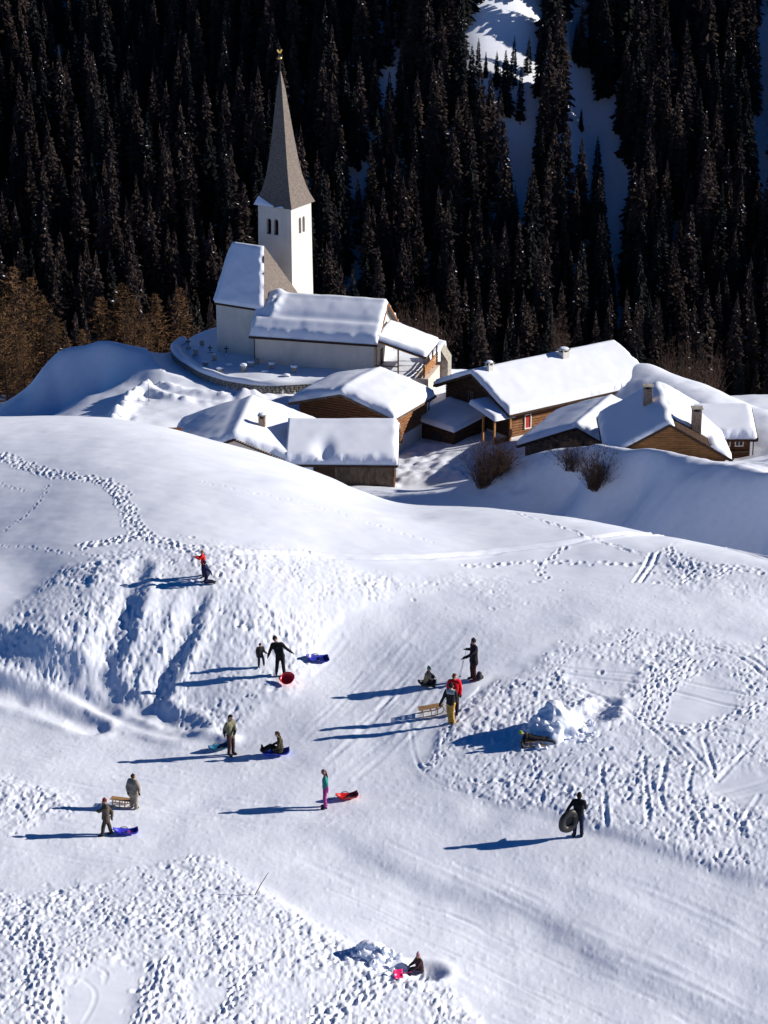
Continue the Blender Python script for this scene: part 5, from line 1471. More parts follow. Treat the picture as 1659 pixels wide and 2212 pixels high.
def fuse_all():
    dg = bpy.context.evaluated_depsgraph_get(); dg.update()
    done = [bpy.data.meshes.new_from_object(o.evaluated_get(dg)) for o, *_ in PENDING]
    for (o, prims, mats, crease, seed), me in zip(PENDING, done):
        o.modifiers.clear(); o.data = me
        n = len(me.vertices); co = np.zeros(n * 3, np.float32); me.vertices.foreach_get('co', co); co = co.reshape(-1, 3)
        if crease:
            nr = np.zeros(n * 3, np.float32); me.vertices.foreach_get('normal', nr); nr = nr.reshape(-1, 3)
            f_ = fbm(co[:, 0] * 9 + co[:, 1] * 5, co[:, 2] * 14, 2, seed)
            co = co + nr * (crease * f_)[:, None]; me.vertices.foreach_set('co', co.astype(np.float32).ravel())
        nf = len(me.polygons); ce = np.zeros(nf * 3, np.float32); me.polygons.foreach_get('center', ce); ce = ce.reshape(-1, 3)
        best = np.full(nf, 1e9); idx = np.zeros(nf, np.int32)
        for p in prims:                                  # each face takes the material of the limb it grew from
            a = np.array(p[0]); b = np.array(p[2]); d = b - a; l2 = (d @ d) + 1e-9
            t = np.clip(((ce - a) @ d) / l2, 0, 1); q = np.linalg.norm(ce - a - t[:, None] * d, axis=1) - (p[1] + (p[3] - p[1]) * t)
            if len(p) > 5: q = q - p[5]
            k = q < best; best[k] = q[k]; idx[k] = p[4]
        me.materials.clear()
        for m in mats: me.materials.append(m)
        me.polygons.foreach_set('material_index', idx); me.polygons.foreach_set('use_smooth', np.ones(nf, bool))
        me.update()
def hand(pr, wrist, elbow, side, k, mi, grip=.35):
    """palm, four bent fingers of unequal length and a thumb from the side of the palm"""
    w = np.array(wrist); d = w - np.array(elbow); d = d / (np.linalg.norm(d) + 1e-9)
    a = np.cross(d, [0, 0, 1.0]); 
    if np.linalg.norm(a) < .2: a = np.array([0, 1.0, 0])
    a /= np.linalg.norm(a); b = np.cross(a, d)
    pc = w + d * .05 * k
    pr.append((w - d*.02, .030*k, pc, .036*k, mi)); pr.append((pc - a*.022*k, .022*k, pc + a*.022*k, .022*k, mi))
    for j, (o, l) in enumerate(((-.034, .062), (-.012, .074), (.012, .070), (.034, .054))):
        f0 = pc + d*.02*k + a*o*k; f1 = f0 + d*l*.55*k - b*.01*k; f2 = f1 + (d*(1-grip) - b*grip) * l*.55*k
        pr.append((f0, .013*k, f1, .012*k, mi)); pr.append((f1, .012*k, f2, .010*k, mi))
    t0 = w + d*.012*k - a*.032*k*side; t1 = t0 + d*.035*k - a*.032*k*side - b*.01; pr.append((t0, .014*k, t1, .012*k, mi))
def person(label, base, h, face=-90, jacket=(.02,.02,.025), trousers=(.02,.02,.03), boots=(.015,.014,.014), hat=None, hair=(.02,.013,.01), gloves=(.02,.02,.02),
           pose=None, coat=0.0, puff=1.0, head_dir=None, extra=None, hood=None, yoke=None, cuffs=None, scarf=None, long_hair=False, seat=None, tilt=0.0, jacket_low=None):
    """joints are in metres for a 1.75 m figure: x image right, y away, z up, relative to the spot it stands on; face is the heading in degrees from +x"""
    k = h / 1.75
    root_prims = []
    fa = math.radians(face); f = np.array([math.cos(fa), math.sin(fa), 0]); sd = np.array([-f[1], f[0], 0])   # sd = the figure's left
    up = np.array([0, 0, 1.0])
    J = {'pelvis': up*.93, 'waist': up*1.08, 'chest': up*1.30, 'neck': up*1.50 + f*.01, 'head': up*1.635 + f*.03}
    for s, n in ((1, 'l'), (-1, 'r')):
        J['hip'+n] = up*.90 + sd*s*.095; J['knee'+n] = up*.50 + sd*s*.11 + f*.03; J['ank'+n] = up*.09 + sd*s*.12; J['toe'+n] = up*.045 + sd*s*.13 + f*.17
        J['sho'+n] = up*1.43 + sd*s*.185; J['elb'+n] = up*1.15 + sd*s*.25 - f*.02; J['wri'+n] = up*.90 + sd*s*.25 + f*.07
    for q, v in (pose or {}).items(): J[q] = np.array(v, float)
    J = {q: np.array(v) * k for q, v in J.items()}
    hd = f if head_dir is None else np.array([math.cos(math.radians(head_dir)), math.sin(math.radians(head_dir)), 0])
    hs = np.array([-hd[1], hd[0], 0]); H = J['head']; nu = H - J['neck']; nu = nu / np.linalg.norm(nu)
    P = []
    # head with face
    P += [(H + nu*.035*k - hd*.012*k, .098*k, H - nu*.02*k + hd*.005*k, .088*k, 0), (H - nu*.055*k + hd*.035*k, .052*k, H - nu*.075*k + hd*.045*k, .040*k, 0),
          (H + hd*.090*k + nu*.01*k, .013*k, H + hd*.108*k - nu*.022*k, .018*k, 0), (J['neck'] - nu*.04*k, .058*k, H - nu*.06*k, .055*k, 0)]
    for s in (1, -1):
        P.append((H + hs*s*.098*k + nu*.015*k, .018*k, H + hs*s*.098*k - nu*.02*k, .014*k, 0))
        P.append((H + hd*.083*k + hs*s*.034*k + nu*.012*k, .014*k, H + hd*.084*k + hs*s*.038*k + nu*.012*k, .014*k, 2, .012*k))
    P.append((H + hd*.080*k - hs*.022*k - nu*.052*k, .011*k, H + hd*.080*k + hs*.022*k - nu*.052*k, .011*k, 3, .008*k))
    # core of the body inside the clothes
    P += [(J['pelvis'], .11*k, J['waist'], .10*k, 0), (J['waist'], .10*k, J['chest'], .115*k, 0), (J['chest'], .115*k, J['neck'], .055*k, 0), (J['shol'], .055*k, J['shor'], .055*k, 0), (J['hipl'], .09*k, J['hipr'], .09*k, 0)]
    for n, s in (('l', 1), ('r', -1)):
        P += [(J['hip'+n], .075*k, J['knee'+n], .05*k, 0), (J['knee'+n], .05*k, J['ank'+n], .036*k, 0), (J['ank'+n], .035*k, J['toe'+n], .03*k, 0),
              (J['sho'+n], .05*k, J['elb'+n], .04*k, 0), (J['elb'+n], .038*k, J['wri'+n], .028*k, 1)]
        hand(P, J['wri'+n], J['elb'+n], s, k, 1)
    body = grow(P, .0135 * max(.8, k), 'person', None, [SKIN, cloth(gloves), EYE, LIP], 2)
    body.location = base
    tag(body, label, 'person')
    # jacket
    g = puff * k
    jl = J['pelvis'] if jacket_low is None else np.array(jacket_low) * k
    Q = [(J['chest'] + sd*.07*k, .135*g, J['chest'] - sd*.07*k, .135*g, 0), (J['waist'] + sd*.06*k, .128*g, J['waist'] - sd*.06*k, .128*g, 0), (jl + sd*.06*k, .135*g, jl - sd*.06*k, .135*g, 0),
         (jl + sd*.05*k, .13*g, J['chest'] + sd*.08*k, .125*g, 0), (jl - sd*.05*k, .13*g, J['chest'] - sd*.08*k, .125*g, 0),
         (J['shol'] - sd*.02*k, .085*g, J['shor'] + sd*.02*k, .085*g, 1 if yoke else 0), (J['chest'] + .6*(J['neck']-J['chest']), .085*k, J['neck'] + nu*.005*k, .070*k, 1 if yoke else 0)]
    if yoke: Q.append((J['chest'] + up*.06*k + sd*.07*k, .13*g, J['chest'] + up*.06*k - sd*.07*k, .13*g, 1))
    for n in 'lr':
        Q += [(J['sho'+n], .082*g, J['elb'+n], .066*g, 0), (J['elb'+n], .066*g, J['wri'+n] - .02*(J['wri'+n]-J['elb'+n]), .050*g, 2 if cuffs else 0)]
    if coat:
        for s in (1, -1): Q.append((J['pelvis'] + sd*s*.05*k, .14*g, J['hipl' if s > 0 else 'hipr'] - up*coat*k + sd*s*.02*k, .135*g, 2 if cuffs else 0))
    if hood: Q += [(J['neck'] - hd*.05*k, .085*k, J['neck'] + nu*.05*k - hd*.07*k, .075*k, 0)]
    grow(Q, .019 * max(.8, k), 'jacket', body, [cloth(jacket), cloth(yoke or jacket), cloth(cuffs or jacket)], 3, .007 * k, 3)
    T = [(J['hipl'], .112*k, J['hipr'], .112*k, 0), (J['pelvis'], .13*k, J['pelvis'] + .5*(J['waist']-J['pelvis']), .12*k, 0)]
    for n in 'lr': T += [(J['hip'+n], .105*k*puff, J['knee'+n], .080*k*puff, 0), (J['knee'+n], .082*k*puff, J['ank'+n] + .08*(J['knee'+n]-J['ank'+n]), .070*k*puff, 0)]
    grow(T, .019 * max(.8, k), 'trousers', body, [cloth(trousers)], 3, .006 * k, 5)
    for n in 'lr':
        grow([(J['ank'+n] + .22*(J['knee'+n]-J['ank'+n]), .062*k, J['ank'+n], .058*k, 0), (J['ank'+n] - up*.02*k, .055*k, J['toe'+n], .045*k, 0), (J['ank'+n] - f*.04*k - up*.03*k, .05*k, J['ank'+n], .05*k, 0)], .014, 'boot', body, [cloth(boots)], 2)
    # hat or hair
    if hat:
        Q = [(H + nu*.060*k - hd*.015*k, .102*k, H + nu*.028*k - hd*.022*k, .108*k, 0), (H + nu*.15*k - hd*.03*k, .035*k, H + nu*.08*k - hd*.02*k, .08*k, 0)]
        if isinstance(hat, dict):
            if hat.get('bobble'): Q.append((H + nu*.19*k - hd*.03*k, .035*k, H + nu*.20*k - hd*.03*k, .035*k, 1))
            if hat.get('peak'): Q += [(H + nu*.20*k - hd*.08*k, .02*k, H + nu*.12*k - hd*.05*k, .07*k, 0)]
            if hat.get('band'): Q += [(H + nu*.02*k - hd*.01*k + hs*.05*k, .085*k, H + nu*.02*k - hd*.01*k - hs*.05*k, .085*k, 1)]
            c = [cloth(hat['col']), cloth(hat.get('col2', hat['col']))]
        else: c = [cloth(hat), cloth(hat)]
        grow(Q, .013, 'hat', body, c, 2)
    if not hat or long_hair:
        Q = [(H + nu*.05*k - hd*.03*k, .098*k, H - nu*.01*k - hd*.04*k, .092*k, 0), (H + nu*.075*k + hd*.01*k, .078*k, H + nu*.06*k - hd*.03*k, .088*k, 0)]
        if long_hair: Q += [(H - nu*.01*k - hd*.06*k, .07*k, J['neck'] - hd*.09*k - up*.06*k, .045*k, 0)]
        grow(Q, .013, 'hair', body, [cloth(hair)], 2)
    if scarf:
        grow([(J['neck'] + hs*.04*k, .065*k, J['neck'] - hs*.04*k, .065*k, 0)], .013, 'scarf', body, [cloth(scarf)], 2)
    return body

# ------------------------------------------------------------------ sledges
PL = {}
def plastic(col):
    if col not in PL: PL[col] = mat('sled_plastic_%d' % len(PL), col, .32, .5)
    return PL[col]
ROPE = mat('rope', (.03, .03, .035), .9, .1)
def slope_frame(o, base, heading, pitch_extra=0.0):
    """sets an object on the snow, tilted with the slope"""
    e = .35; x, y = base[0], base[1]
    gx = (near_z(x + e, y) - near_z(x - e, y)) / (2 * e); gy = (near_z(x, y + e) - near_z(x, y - e)) / (2 * e)
    n = Vector((-gx, -gy, 1)).normalized()
    q = Vector((0, 0, 1)).rotation_difference(n) @ Matrix.Rotation(heading, 3, 'Z').to_quaternion()
    if pitch_extra: q = q @ Matrix.Rotation(pitch_extra, 3, 'Y').to_quaternion()
    o.rotation_mode = 'QUATERNION'; o.rotation_quaternion = q; o.location = base
def tub_sled(label, base, heading, col, L=.95, W=.42, seat=None, lift=.05, rope=True, sledpitch=0.0):
    e = empty('plastic_sled', base); tag(e, label, 'sled')
    prof = []                                              # station x, half width, floor height, rim height
    for t in np.linspace(0, 1, 17):
        x = (t - .5) * L
        w = W/2 * (1 - max(0, (t - .62) / .38) ** 2.2 * .78) * (1 - max(0, (.10 - t) / .10) ** 2 * .25)
        fl = .012 + .16 * max(0, (t - .70) / .30) ** 1.7 + .07 * max(0, (.12 - t) / .12) ** 1.5
        rm = fl + .085 + .02 * math.cos(t * 9)
        prof.append((x, w, fl, rm))
    V = []; Fc = []; m = 9
    for x, w, fl, rm in prof:
        for q, (a, b) in enumerate(((-1.12, .88), (-1.10, 1.0), (-.96, 1.0), (-.82, .12), (-.3, 0), (.3, 0), (.82, .12), (.96, 1.0), (1.10, 1.0))):
            V.append((x, a * w, fl + (rm - fl) * b))
        V.append((x, 1.12 * w, fl + (rm - fl) * .88))
    m = 10
    for i in range(len(prof) - 1):
        for q in range(m - 1): Fc.append((i*m+q, (i+1)*m+q, (i+1)*m+q+1, i*m+q+1))
    Fc += [tuple(range(m)), tuple(range((len(prof)-1)*m, len(prof)*m))[::-1]]
    hull = MB().add(V, Fc).build('hull', plastic(col), e, smooth=True)
    so = hull.modifiers.new('t', 'SOLIDIFY'); so.thickness = .012
    MB().box(-.30, -.06, -W*.32, W*.32, .03, .065).build('seat', plastic(seat or tuple(c * .35 for c in col)), e, bevel=.012)
    for s in (-1, 1): MB().tube([(-.1, s*W*.52, .10), (-.02, s*W*.58, .15), (.12, s*W*.58, .15), (.2, s*W*.52, .11)], .014, 6).build('handle', M['iron'], e, smooth=True)
    for s in (-1, 1): MB().box(-L*.42, L*.30, s*W*.2 - .012, s*W*.2 + .012, -.006, .014).build('runner', plastic(col), e)
    if rope: MB().tube([(L*.48, 0, .2), (L*.58, .03, .10), (L*.70, .02, .02), (L*.82, -.06, .01)], .008, 5).build('rope', ROPE, e)
    b = np.array(base); slope_frame(e, (b[0], b[1], b[2] + lift), heading, sledpitch)
    return e
def saucer(label, base, r, col, tilt):
    e = empty('saucer_sled', base); tag(e, label, 'sled')
    V = []; Fc = []; n = 28
    for q, z in ((.02, 0), (.5, .01), (.8, .045), (.94, .10), (1.0, .13), (1.05, .125)):
        for k in range(n): a = 6.28318 * k / n; V.append((r*q*math.cos(a), r*q*math.sin(a), z))
    for i in range(5):
        for k in range(n): Fc.append((i*n+k, i*n+(k+1)%n, (i+1)*n+(k+1)%n, (i+1)*n+k))
    Fc.append(tuple(range(n))[::-1])
    d = MB().add(V, Fc).build('dish', plastic(col), e, smooth=True); so = d.modifiers.new('t', 'SOLIDIFY'); so.thickness = .012
    for s in (-1, 1): MB().tube([(s*r*.98, -.10, .12), (s*r*1.06, -.06, .17), (s*r*1.06, .06, .17), (s*r*.98, .10, .12)], .014, 6).build('grip', plastic(tuple(c*.5 for c in col)), e, smooth=True)
    e.location = base; e.rotation_euler = tilt
    return e
def wood_sled(label, base, heading, L=1.0, W=.36, H=.24, lift=.02, rope=True):
    e = empty('wooden_sled', base); tag(e, label, 'sled')
    for s in (-1, 1):
        pts = [(-L/2, s*W/2, .015), (L*.2, s*W/2, .015), (L*.36, s*W/2, .04), (L*.46, s*W/2, .12), (L*.50, s*W/2, .22), (L*.46, s*W/2, H + .03)]
        r_ = MB()
        for a, b in zip(pts[:-1], pts[1:]): r_.bar(a, b, .03, .03)
        r_.build('runner', M['sled_wood'], e)
        for x in (-L*.32, 0, L*.24): MB().bar((x, s*W*.5, .03), (x, s*W*.40, H - .02), .03, .04).build('leg', M['sled_wood'], e)
    for x in (-L*.32, 0, L*.24): MB().bar((x, -W*.42, H - .02), (x, W*.42, H - .02), .04, .03).build('crossbar', M['sled_wood'], e)
    for k in range(5):
        y = (k - 2) * W * .18
        MB().bar((-L*.46, y, H + .012), (L*.44, y, H + .012), W*.13, .02).build('slat', M['sled_wood'], e)
    MB().bar((L*.46, -W*.52, H + .03), (L*.46, W*.52, H + .03), .03, .03).build('front_bar', M['sled_wood'], e)
    if rope: MB().tube([(L*.47, 0, H + .02), (L*.62, 0, H*.8), (L*.8, .02, .25)], .008, 5).build('rope', ROPE, e)
    b = np.array(base); slope_frame(e, (b[0], b[1], b[2] + lift), heading)
    return e
def gl(u, v): return on_slope(u, v)
BLACK = (.012, .012, .014); NAVY = (.014, .018, .05)

# teenager on top of the mound
b = gl(203.5, 577)
person('child in bright red top on the mound, arms out, just behind a kneeling child', b, 1.22, 190, (.62, .02, .015), NAVY, hat=(.34, .18, .13), gloves=(.60, .03, .06), puff=1.1,
       pose={'shol': (-.04, -.17, 1.43), 'elbl': (-.22, -.26, 1.28), 'wril': (-.46, -.22, 1.40), 'elbr': (-.16, .2, 1.25), 'wrir': (-.36, .16, 1.30)})
b = gl(207.5, 583)
person('child in navy snowsuit kneeling on the mound in front of the red one', b, 1.30, 150, (.016, .020, .06), NAVY, hat=(.03, .02, .04), gloves=(.05, .02, .03), puff=1.12,
       pose={'pelvis': (-.02, 0, .55), 'waist': (-.04, 0, .70), 'chest': (-.08, 0, .92), 'neck': (-.11, 0, 1.10), 'head': (-.14, .02, 1.24), 'hipl': (-.02, -.1, .52), 'hipr': (-.02, .1, .52), 'kneel': (-.12, -.12, .10), 'kneer': (-.10, .12, .10), 'ankl': (.30, -.12, .08), 'ankr': (.32, .12, .08), 'toel': (.44, -.12, .03), 'toer': (.46, .12, .03),
             'shol': (-.10, -.18, 1.02), 'shor': (-.06, .18, 1.02), 'elbl': (.16, -.26, .86), 'wril': (.26, -.26, .66), 'elbr': (.02, .28, .78), 'wrir': (.02, .28, .58)})
# man and child on the bank
b = gl(281, 676)
person('man all in black stepping down the bank, arms spread, holding a child by the hand', b, 1.78, -75, BLACK, BLACK, hat=(.015, .013, .013), gloves=BLACK,
       pose={'pelvis': (-.02, 0, .93), 'waist': (-.06, 0, 1.08), 'chest': (-.13, 0, 1.30), 'neck': (-.18, 0, 1.49), 'head': (-.21, -.03, 1.63), 'shol': (.04, -.03, 1.42), 'shor': (-.32, -.03, 1.40), 'elbl': (.24, -.08, 1.24), 'wril': (.45, -.12, 1.10), 'elbr': (-.42, -.08, 1.15), 'wrir': (-.50, -.08, .92),
             'hipl': (.07, 0, .9), 'hipr': (-.11, 0, .9), 'kneel': (.10, -.03, .48), 'ankl': (.14, 0, .07), 'toel': (.17, -.17, .02), 'kneer': (-.15, -.04, .52), 'ankr': (-.18, .05, .16), 'toer': (-.18, -.12, .12)})
b = gl(260.5, 667)
person('small child in dark clothes on the bank, held by the man in black', b, 1.06, -70, (.03, .03, .032), (.02, .022, .04), hat=(.02, .02, .025), gloves=BLACK, puff=1.15,
       pose={'elbl': (.30, -.05, 1.15), 'wril': (.46, -.06, 1.05), 'kneel': (.22, -.12, .60), 'ankl': (.24, -.05, .22), 'toel': (.25, -.2, .18)}, scarf=(.35, .08, .06))
b = gl(288, 684)
saucer('red round saucer sled tipped up at the feet of the man in black', b + np.array([0, 0, .20]), .29, (.85, .015, .02), (R(34), R(-14), 0))
tub_sled('empty blue tub sled on the piste right of the man in black', gl(316.5, 661), R(196), (.02, .03, .32), 1.0, .40)
# man standing with sled, seated rider
b = gl(231, 755)
person('man in olive sweater and brown trousers standing beside the seated sledder', b, 1.72, -40, (.17, .165, .11), (.055, .032, .03), boots=(.05, .03, .018), hair=(.03, .018, .012), gloves=(.4, .23, .16), cuffs=(.02, .02, .04),
       pose={'elbr': (-.25, -.05, 1.15), 'wrir': (-.24, .02, .88), 'elbl': (.2, -.10, 1.14), 'wril': (.15, -.20, .98)})
tub_sled('teal and blue sled trailing in shadow behind the man in the olive sweater', gl(219, 750), R(200), (.01, .10, .22), .85, .38)
b = gl(279, 755)
tub_sled('bright blue sled carrying a seated rider', b + np.array([-.15, 0, 0]), R(180), (.02, .05, .55), 1.15, .44, rope=False)
person('person in dark olive jacket sitting on the bright blue sled, boots up', b, 1.6, 180, (.045, .04, .022), (.022, .02, .018), hair=(.05, .03, .02), gloves=BLACK,
       pose={'pelvis': (.05, 0, .22), 'waist': (.08, 0, .38), 'chest': (.05, 0, .62), 'neck': (-.02, 0, .82), 'head': (-.06, 0, .97), 'hipl': (.0, -.1, .20), 'hipr': (0, .1, .20), 'kneel': (-.36, -.13, .42), 'kneer': (-.36, .13, .40), 'ankl': (-.68, -.13, .22), 'ankr': (-.68, .13, .22), 'toel': (-.74, -.13, .40), 'toer': (-.74, .13, .40),
             'shol': (.03, -.19, .75), 'shor': (.03, .19, .75), 'elbl': (-.02, -.28, .48), 'elbr': (-.02, .28, .48), 'wril': (-.25, -.26, .38), 'wrir': (-.25, .26, .38)})
# pair at the left
b = gl(134, 809)
person('child in beige snowsuit and dark hood, back to us, pulling a wooden sled', b, 1.42, 60, (.26, .225, .185), (.27, .235, .20), boots=(.10, .085, .075), hat={'col': (.05, .03, .02), 'col2': (.30, .16, .05), 'band': True}, gloves=BLACK, puff=1.3, coat=.15,
       pose={'elbr': (.27, -.1, 1.15), 'wrir': (.30, -.22, .95), 'elbl': (-.27, .0, 1.14), 'wril': (-.24, -.12, .95)})
wood_sled('wooden slatted sled behind the child in the beige snowsuit', gl(121, 806), R(-12), .85, .36, .26)
b = gl(106.5, 835.5)
person('child in long dark coat and dark red hat walking beside a blue sled', b, 1.5, 205, (.085, .07, .055), (.045, .04, .032), hat={'col': (.16, .02, .015)}, gloves=(.05, .04, .03), coat=.12, puff=1.15,
       pose={'kneel': (-.1, -.12, .5), 'ankl': (-.16, -.12, .08), 'toel': (-.32, -.16, .04), 'kneer': (.10, .1, .5), 'ankr': (.2, .1, .10), 'toer': (.06, .05, .04), 'elbr': (.27, 0, 1.12), 'wrir': (.27, -.05, .88), 'elbl': (-.25, -.12, 1.2), 'wril': (-.34, -.2, 1.28)})
tub_sled('purple blue sled lying behind the child in the dark red hat', gl(125.5, 834.5), R(190), (.04, .04, .50), .92, .40, seat=(.25, .03, .3))
# girl in teal and pink
b = gl(325.5, 808)
person('girl in teal, pink and blue ski suit standing in profile on the piste', b, 1.56, 180, (.03, .21, .20), (.30, .04, .19), boots=(.02, .02, .03), hat={'col': (.16, .09, .10), 'col2': (.24, .13, .10), 'band': True}, gloves=(.30, .05, .22), cuffs=(.38, .05, .26), jacket_low=(0, 0, 1.02), scarf=(.30, .10, .12),
       pose={'elbl': (.08, -.26, 1.16), 'wril': (.10, -.24, .92), 'head': (-.06, 0, 1.64)}, long_hair=True)
tub_sled('red tub sled on a cord behind the girl in teal and pink', gl(347, 799), R(192), (.50, .012, .012), .85, .38, seat=(.08, .005, .005))
# man with the black disc
b = gl(578, 837)
pm = person('man in black jacket and navy trousers seen from behind, a black tube under his arm', b, 1.76, 75, BLACK, (.014, .016, .045), boots=(.014, .012, .014), hair=(.010, .008, .007), gloves=BLACK,
       pose={'ankl': (-.13, 0, .08), 'toel': (-.19, .12, .04), 'kneel': (-.12, 0, .5), 'ankr': (.13, 0, .08), 'toer': (.16, .15, .04), 'elbl': (-.36, -.05, 1.20), 'wril': (-.48, -.1, 1.0), 'elbr': (.24, .05, 1.15), 'wrir': (.16, .22, 1.1)})
tb2 = empty('snow_tube', (b[0] - .36, b[1] - .16, b[2] + .72)); tag(tb2, 'black snow tube carried under the arm of the man in black', 'snow tube')
V = []; Fc = []; n1, n2 = 30, 12
for i in range(n1):
    a = 6.28318 * i / n1
    for j in range(n2):
        c = 6.28318 * j / n2; rr_2 = .29 + .125 * math.cos(c) * (1 + .06 * math.sin(5 * a)); V.append((rr_2 * math.cos(a), .105 * math.sin(c), rr_2 * math.sin(a) * 1.15))
for i in range(n1):
    for j in range(n2): Fc.append((i*n2+j, i*n2+(j+1)%n2, ((i+1)%n1)*n2+(j+1)%n2, ((i+1)%n1)*n2+j))
MB().add(V, Fc).build('tube', mat('tube_rubber', (.02, .02, .021), .5, .4), tb2, smooth=True)
V = [(0, .02, 0)] + [(.22 * math.cos(6.28318 * i / 20), .02, .25 * math.sin(6.28318 * i / 20)) for i in range(20)]
MB().add(V, [(0, i + 1, (i + 1) % 20 + 1) for i in range(20)]).build('seat_cover', mat('tube_cover', (.05, .05, .052), .7, .2), tb2)
MB().tube([(-.05, -.12, .28), (0, -.18, .33), (.08, -.12, .28)], .014, 6).build('handle', mat('strap', (.12, .12, .12), .8, .2), tb2)
tb2.rotation_euler = (R(6), R(18), R(28))
# skier with poles
b = gl(473.5, 680)
person('skier in dark jacket and dark red trousers resting on two poles', b, 1.82, 200, (.018, .016, .022), (.05, .016, .02), boots=(.13, .02, .025), hat=(.02, .015, .02), gloves=BLACK, coat=.12, puff=1.08,
       pose={'elbl': (-.16, -.27, 1.16), 'wril': (-.40, -.26, 1.05), 'elbr': (-.05, .27, 1.2), 'wrir': (-.28, .22, 1.22)}, head_dir=215)
for q, (dx, dy, zt, lab) in enumerate(((-.41, -.28, 1.10, 'thin ski pole planted in front of the skier, nearer one'), (-.29, .22, 1.26, 'thin ski pole in the far hand of the skier'))):
    e = empty('ski_pole', b + np.array([dx - .25, dy, 0])); tag(e, lab, 'ski pole')
    MB().tube([(-.02, 0, -.1), (.25, 0, zt * 1.04)], .010, 5).build('shaft', mat('pole_alu%d' % q, (.35, .35, .38), .35, .5, .8), e)
    MB().tube([(.225, 0, zt * .96), (.255, 0, zt * 1.06)], .019, 6).build('grip', M['iron'], e)
    MB().tube([(-.006, 0, .06), (-.004, 0, .075)], .05, 8).build('basket', M['iron'], e)
e = empty('backpack', b + np.array([.22, -.05, 0])); tag(e, 'dark grey backpack set down in the snow behind the skier', 'backpack')
grow([((0, 0, .12), .13, (.02, 0, .30), .11, 0), ((-.08, 0, .15), .10, (.10, 0, .15), .10, 0), ((0, -.1, .12), .07, (.05, -.1, .2), .06, 0)], .016, 'bag', e, [cloth((.05, .05, .055))], 2, .006)
for s in (-1, 1): MB().tube([(-.10, s*.06, .08), (-.17, s*.07, .2), (-.12, s*.06, .36)], .016, 6).build('strap', M['iron'], e)
# child with green hat
b = gl(427.5, 686)
tub_sled('low black sled under the child in the green hat', b, R(170), (.012, .012, .014), .75, .36, rope=False)
person('child in tan jacket and green hat sitting on a low sled', b, 1.30, -20, (.30, .22, .14), (.022, .02, .03), hat={'col': (.02, .22, .13), 'peak': True}, gloves=BLACK, puff=1.2,
       pose={'pelvis': (-.08, 0, .25), 'waist': (-.06, 0, .42), 'chest': (.0, -.02, .68), 'neck': (.06, -.03, .90), 'head': (.08, -.05, 1.05), 'hipl': (-.02, .1, .24), 'hipr': (-.04, -.1, .24), 'kneel': (.28, .10, .50), 'kneer': (.24, -.16, .48), 'ankl': (.34, .08, .10), 'ankr': (.28, -.2, .10), 'toel': (.48, .04, .05), 'toer': (.42, -.26, .05),
             'shol': (.05, .16, .82), 'shor': (-.02, -.2, .80), 'elbl': (.2, .16, .62), 'elbr': (.12, -.28, .60), 'wril': (.36, .1, .52), 'wrir': (.32, -.25, .52)})
# couple with the wooden sled
b = gl(454, 714)
person('woman in bright red jacket and dark trousers behind the person in yellow trousers', b, 1.74, -95, (.62, .012, .02), (.02, .014, .02), hair=(.09, .05, .03), gloves=BLACK, long_hair=True, puff=1.12, hood=True)
b = gl(450.5, 724)
person('person in mustard yellow trousers and white shouldered dark jacket pulling a wooden sled', b, 1.74, 70, (.03, .026, .025), (.55, .31, .075), boots=(.35, .20, .06), hat=(.02, .016, .016), gloves=BLACK, yoke=(.50, .49, .45),
       pose={'ankl': (-.02, .0, .08), 'ankr': (.12, .0, .08), 'toel': (.0, .14, .04), 'toer': (.17, .14, .04), 'kneel': (-.08, 0, .5), 'kneer': (.06, 0, .5), 'elbl': (-.30, -.04, 1.15), 'wril': (-.42, -.08, .92), 'elbr': (.22, 0, 1.14), 'wrir': (.22, .1, .92)})
wood_sled('wooden sled with dark slats pulled by the person in yellow trousers', gl(431, 714), R(8), 1.05, .40, .30)
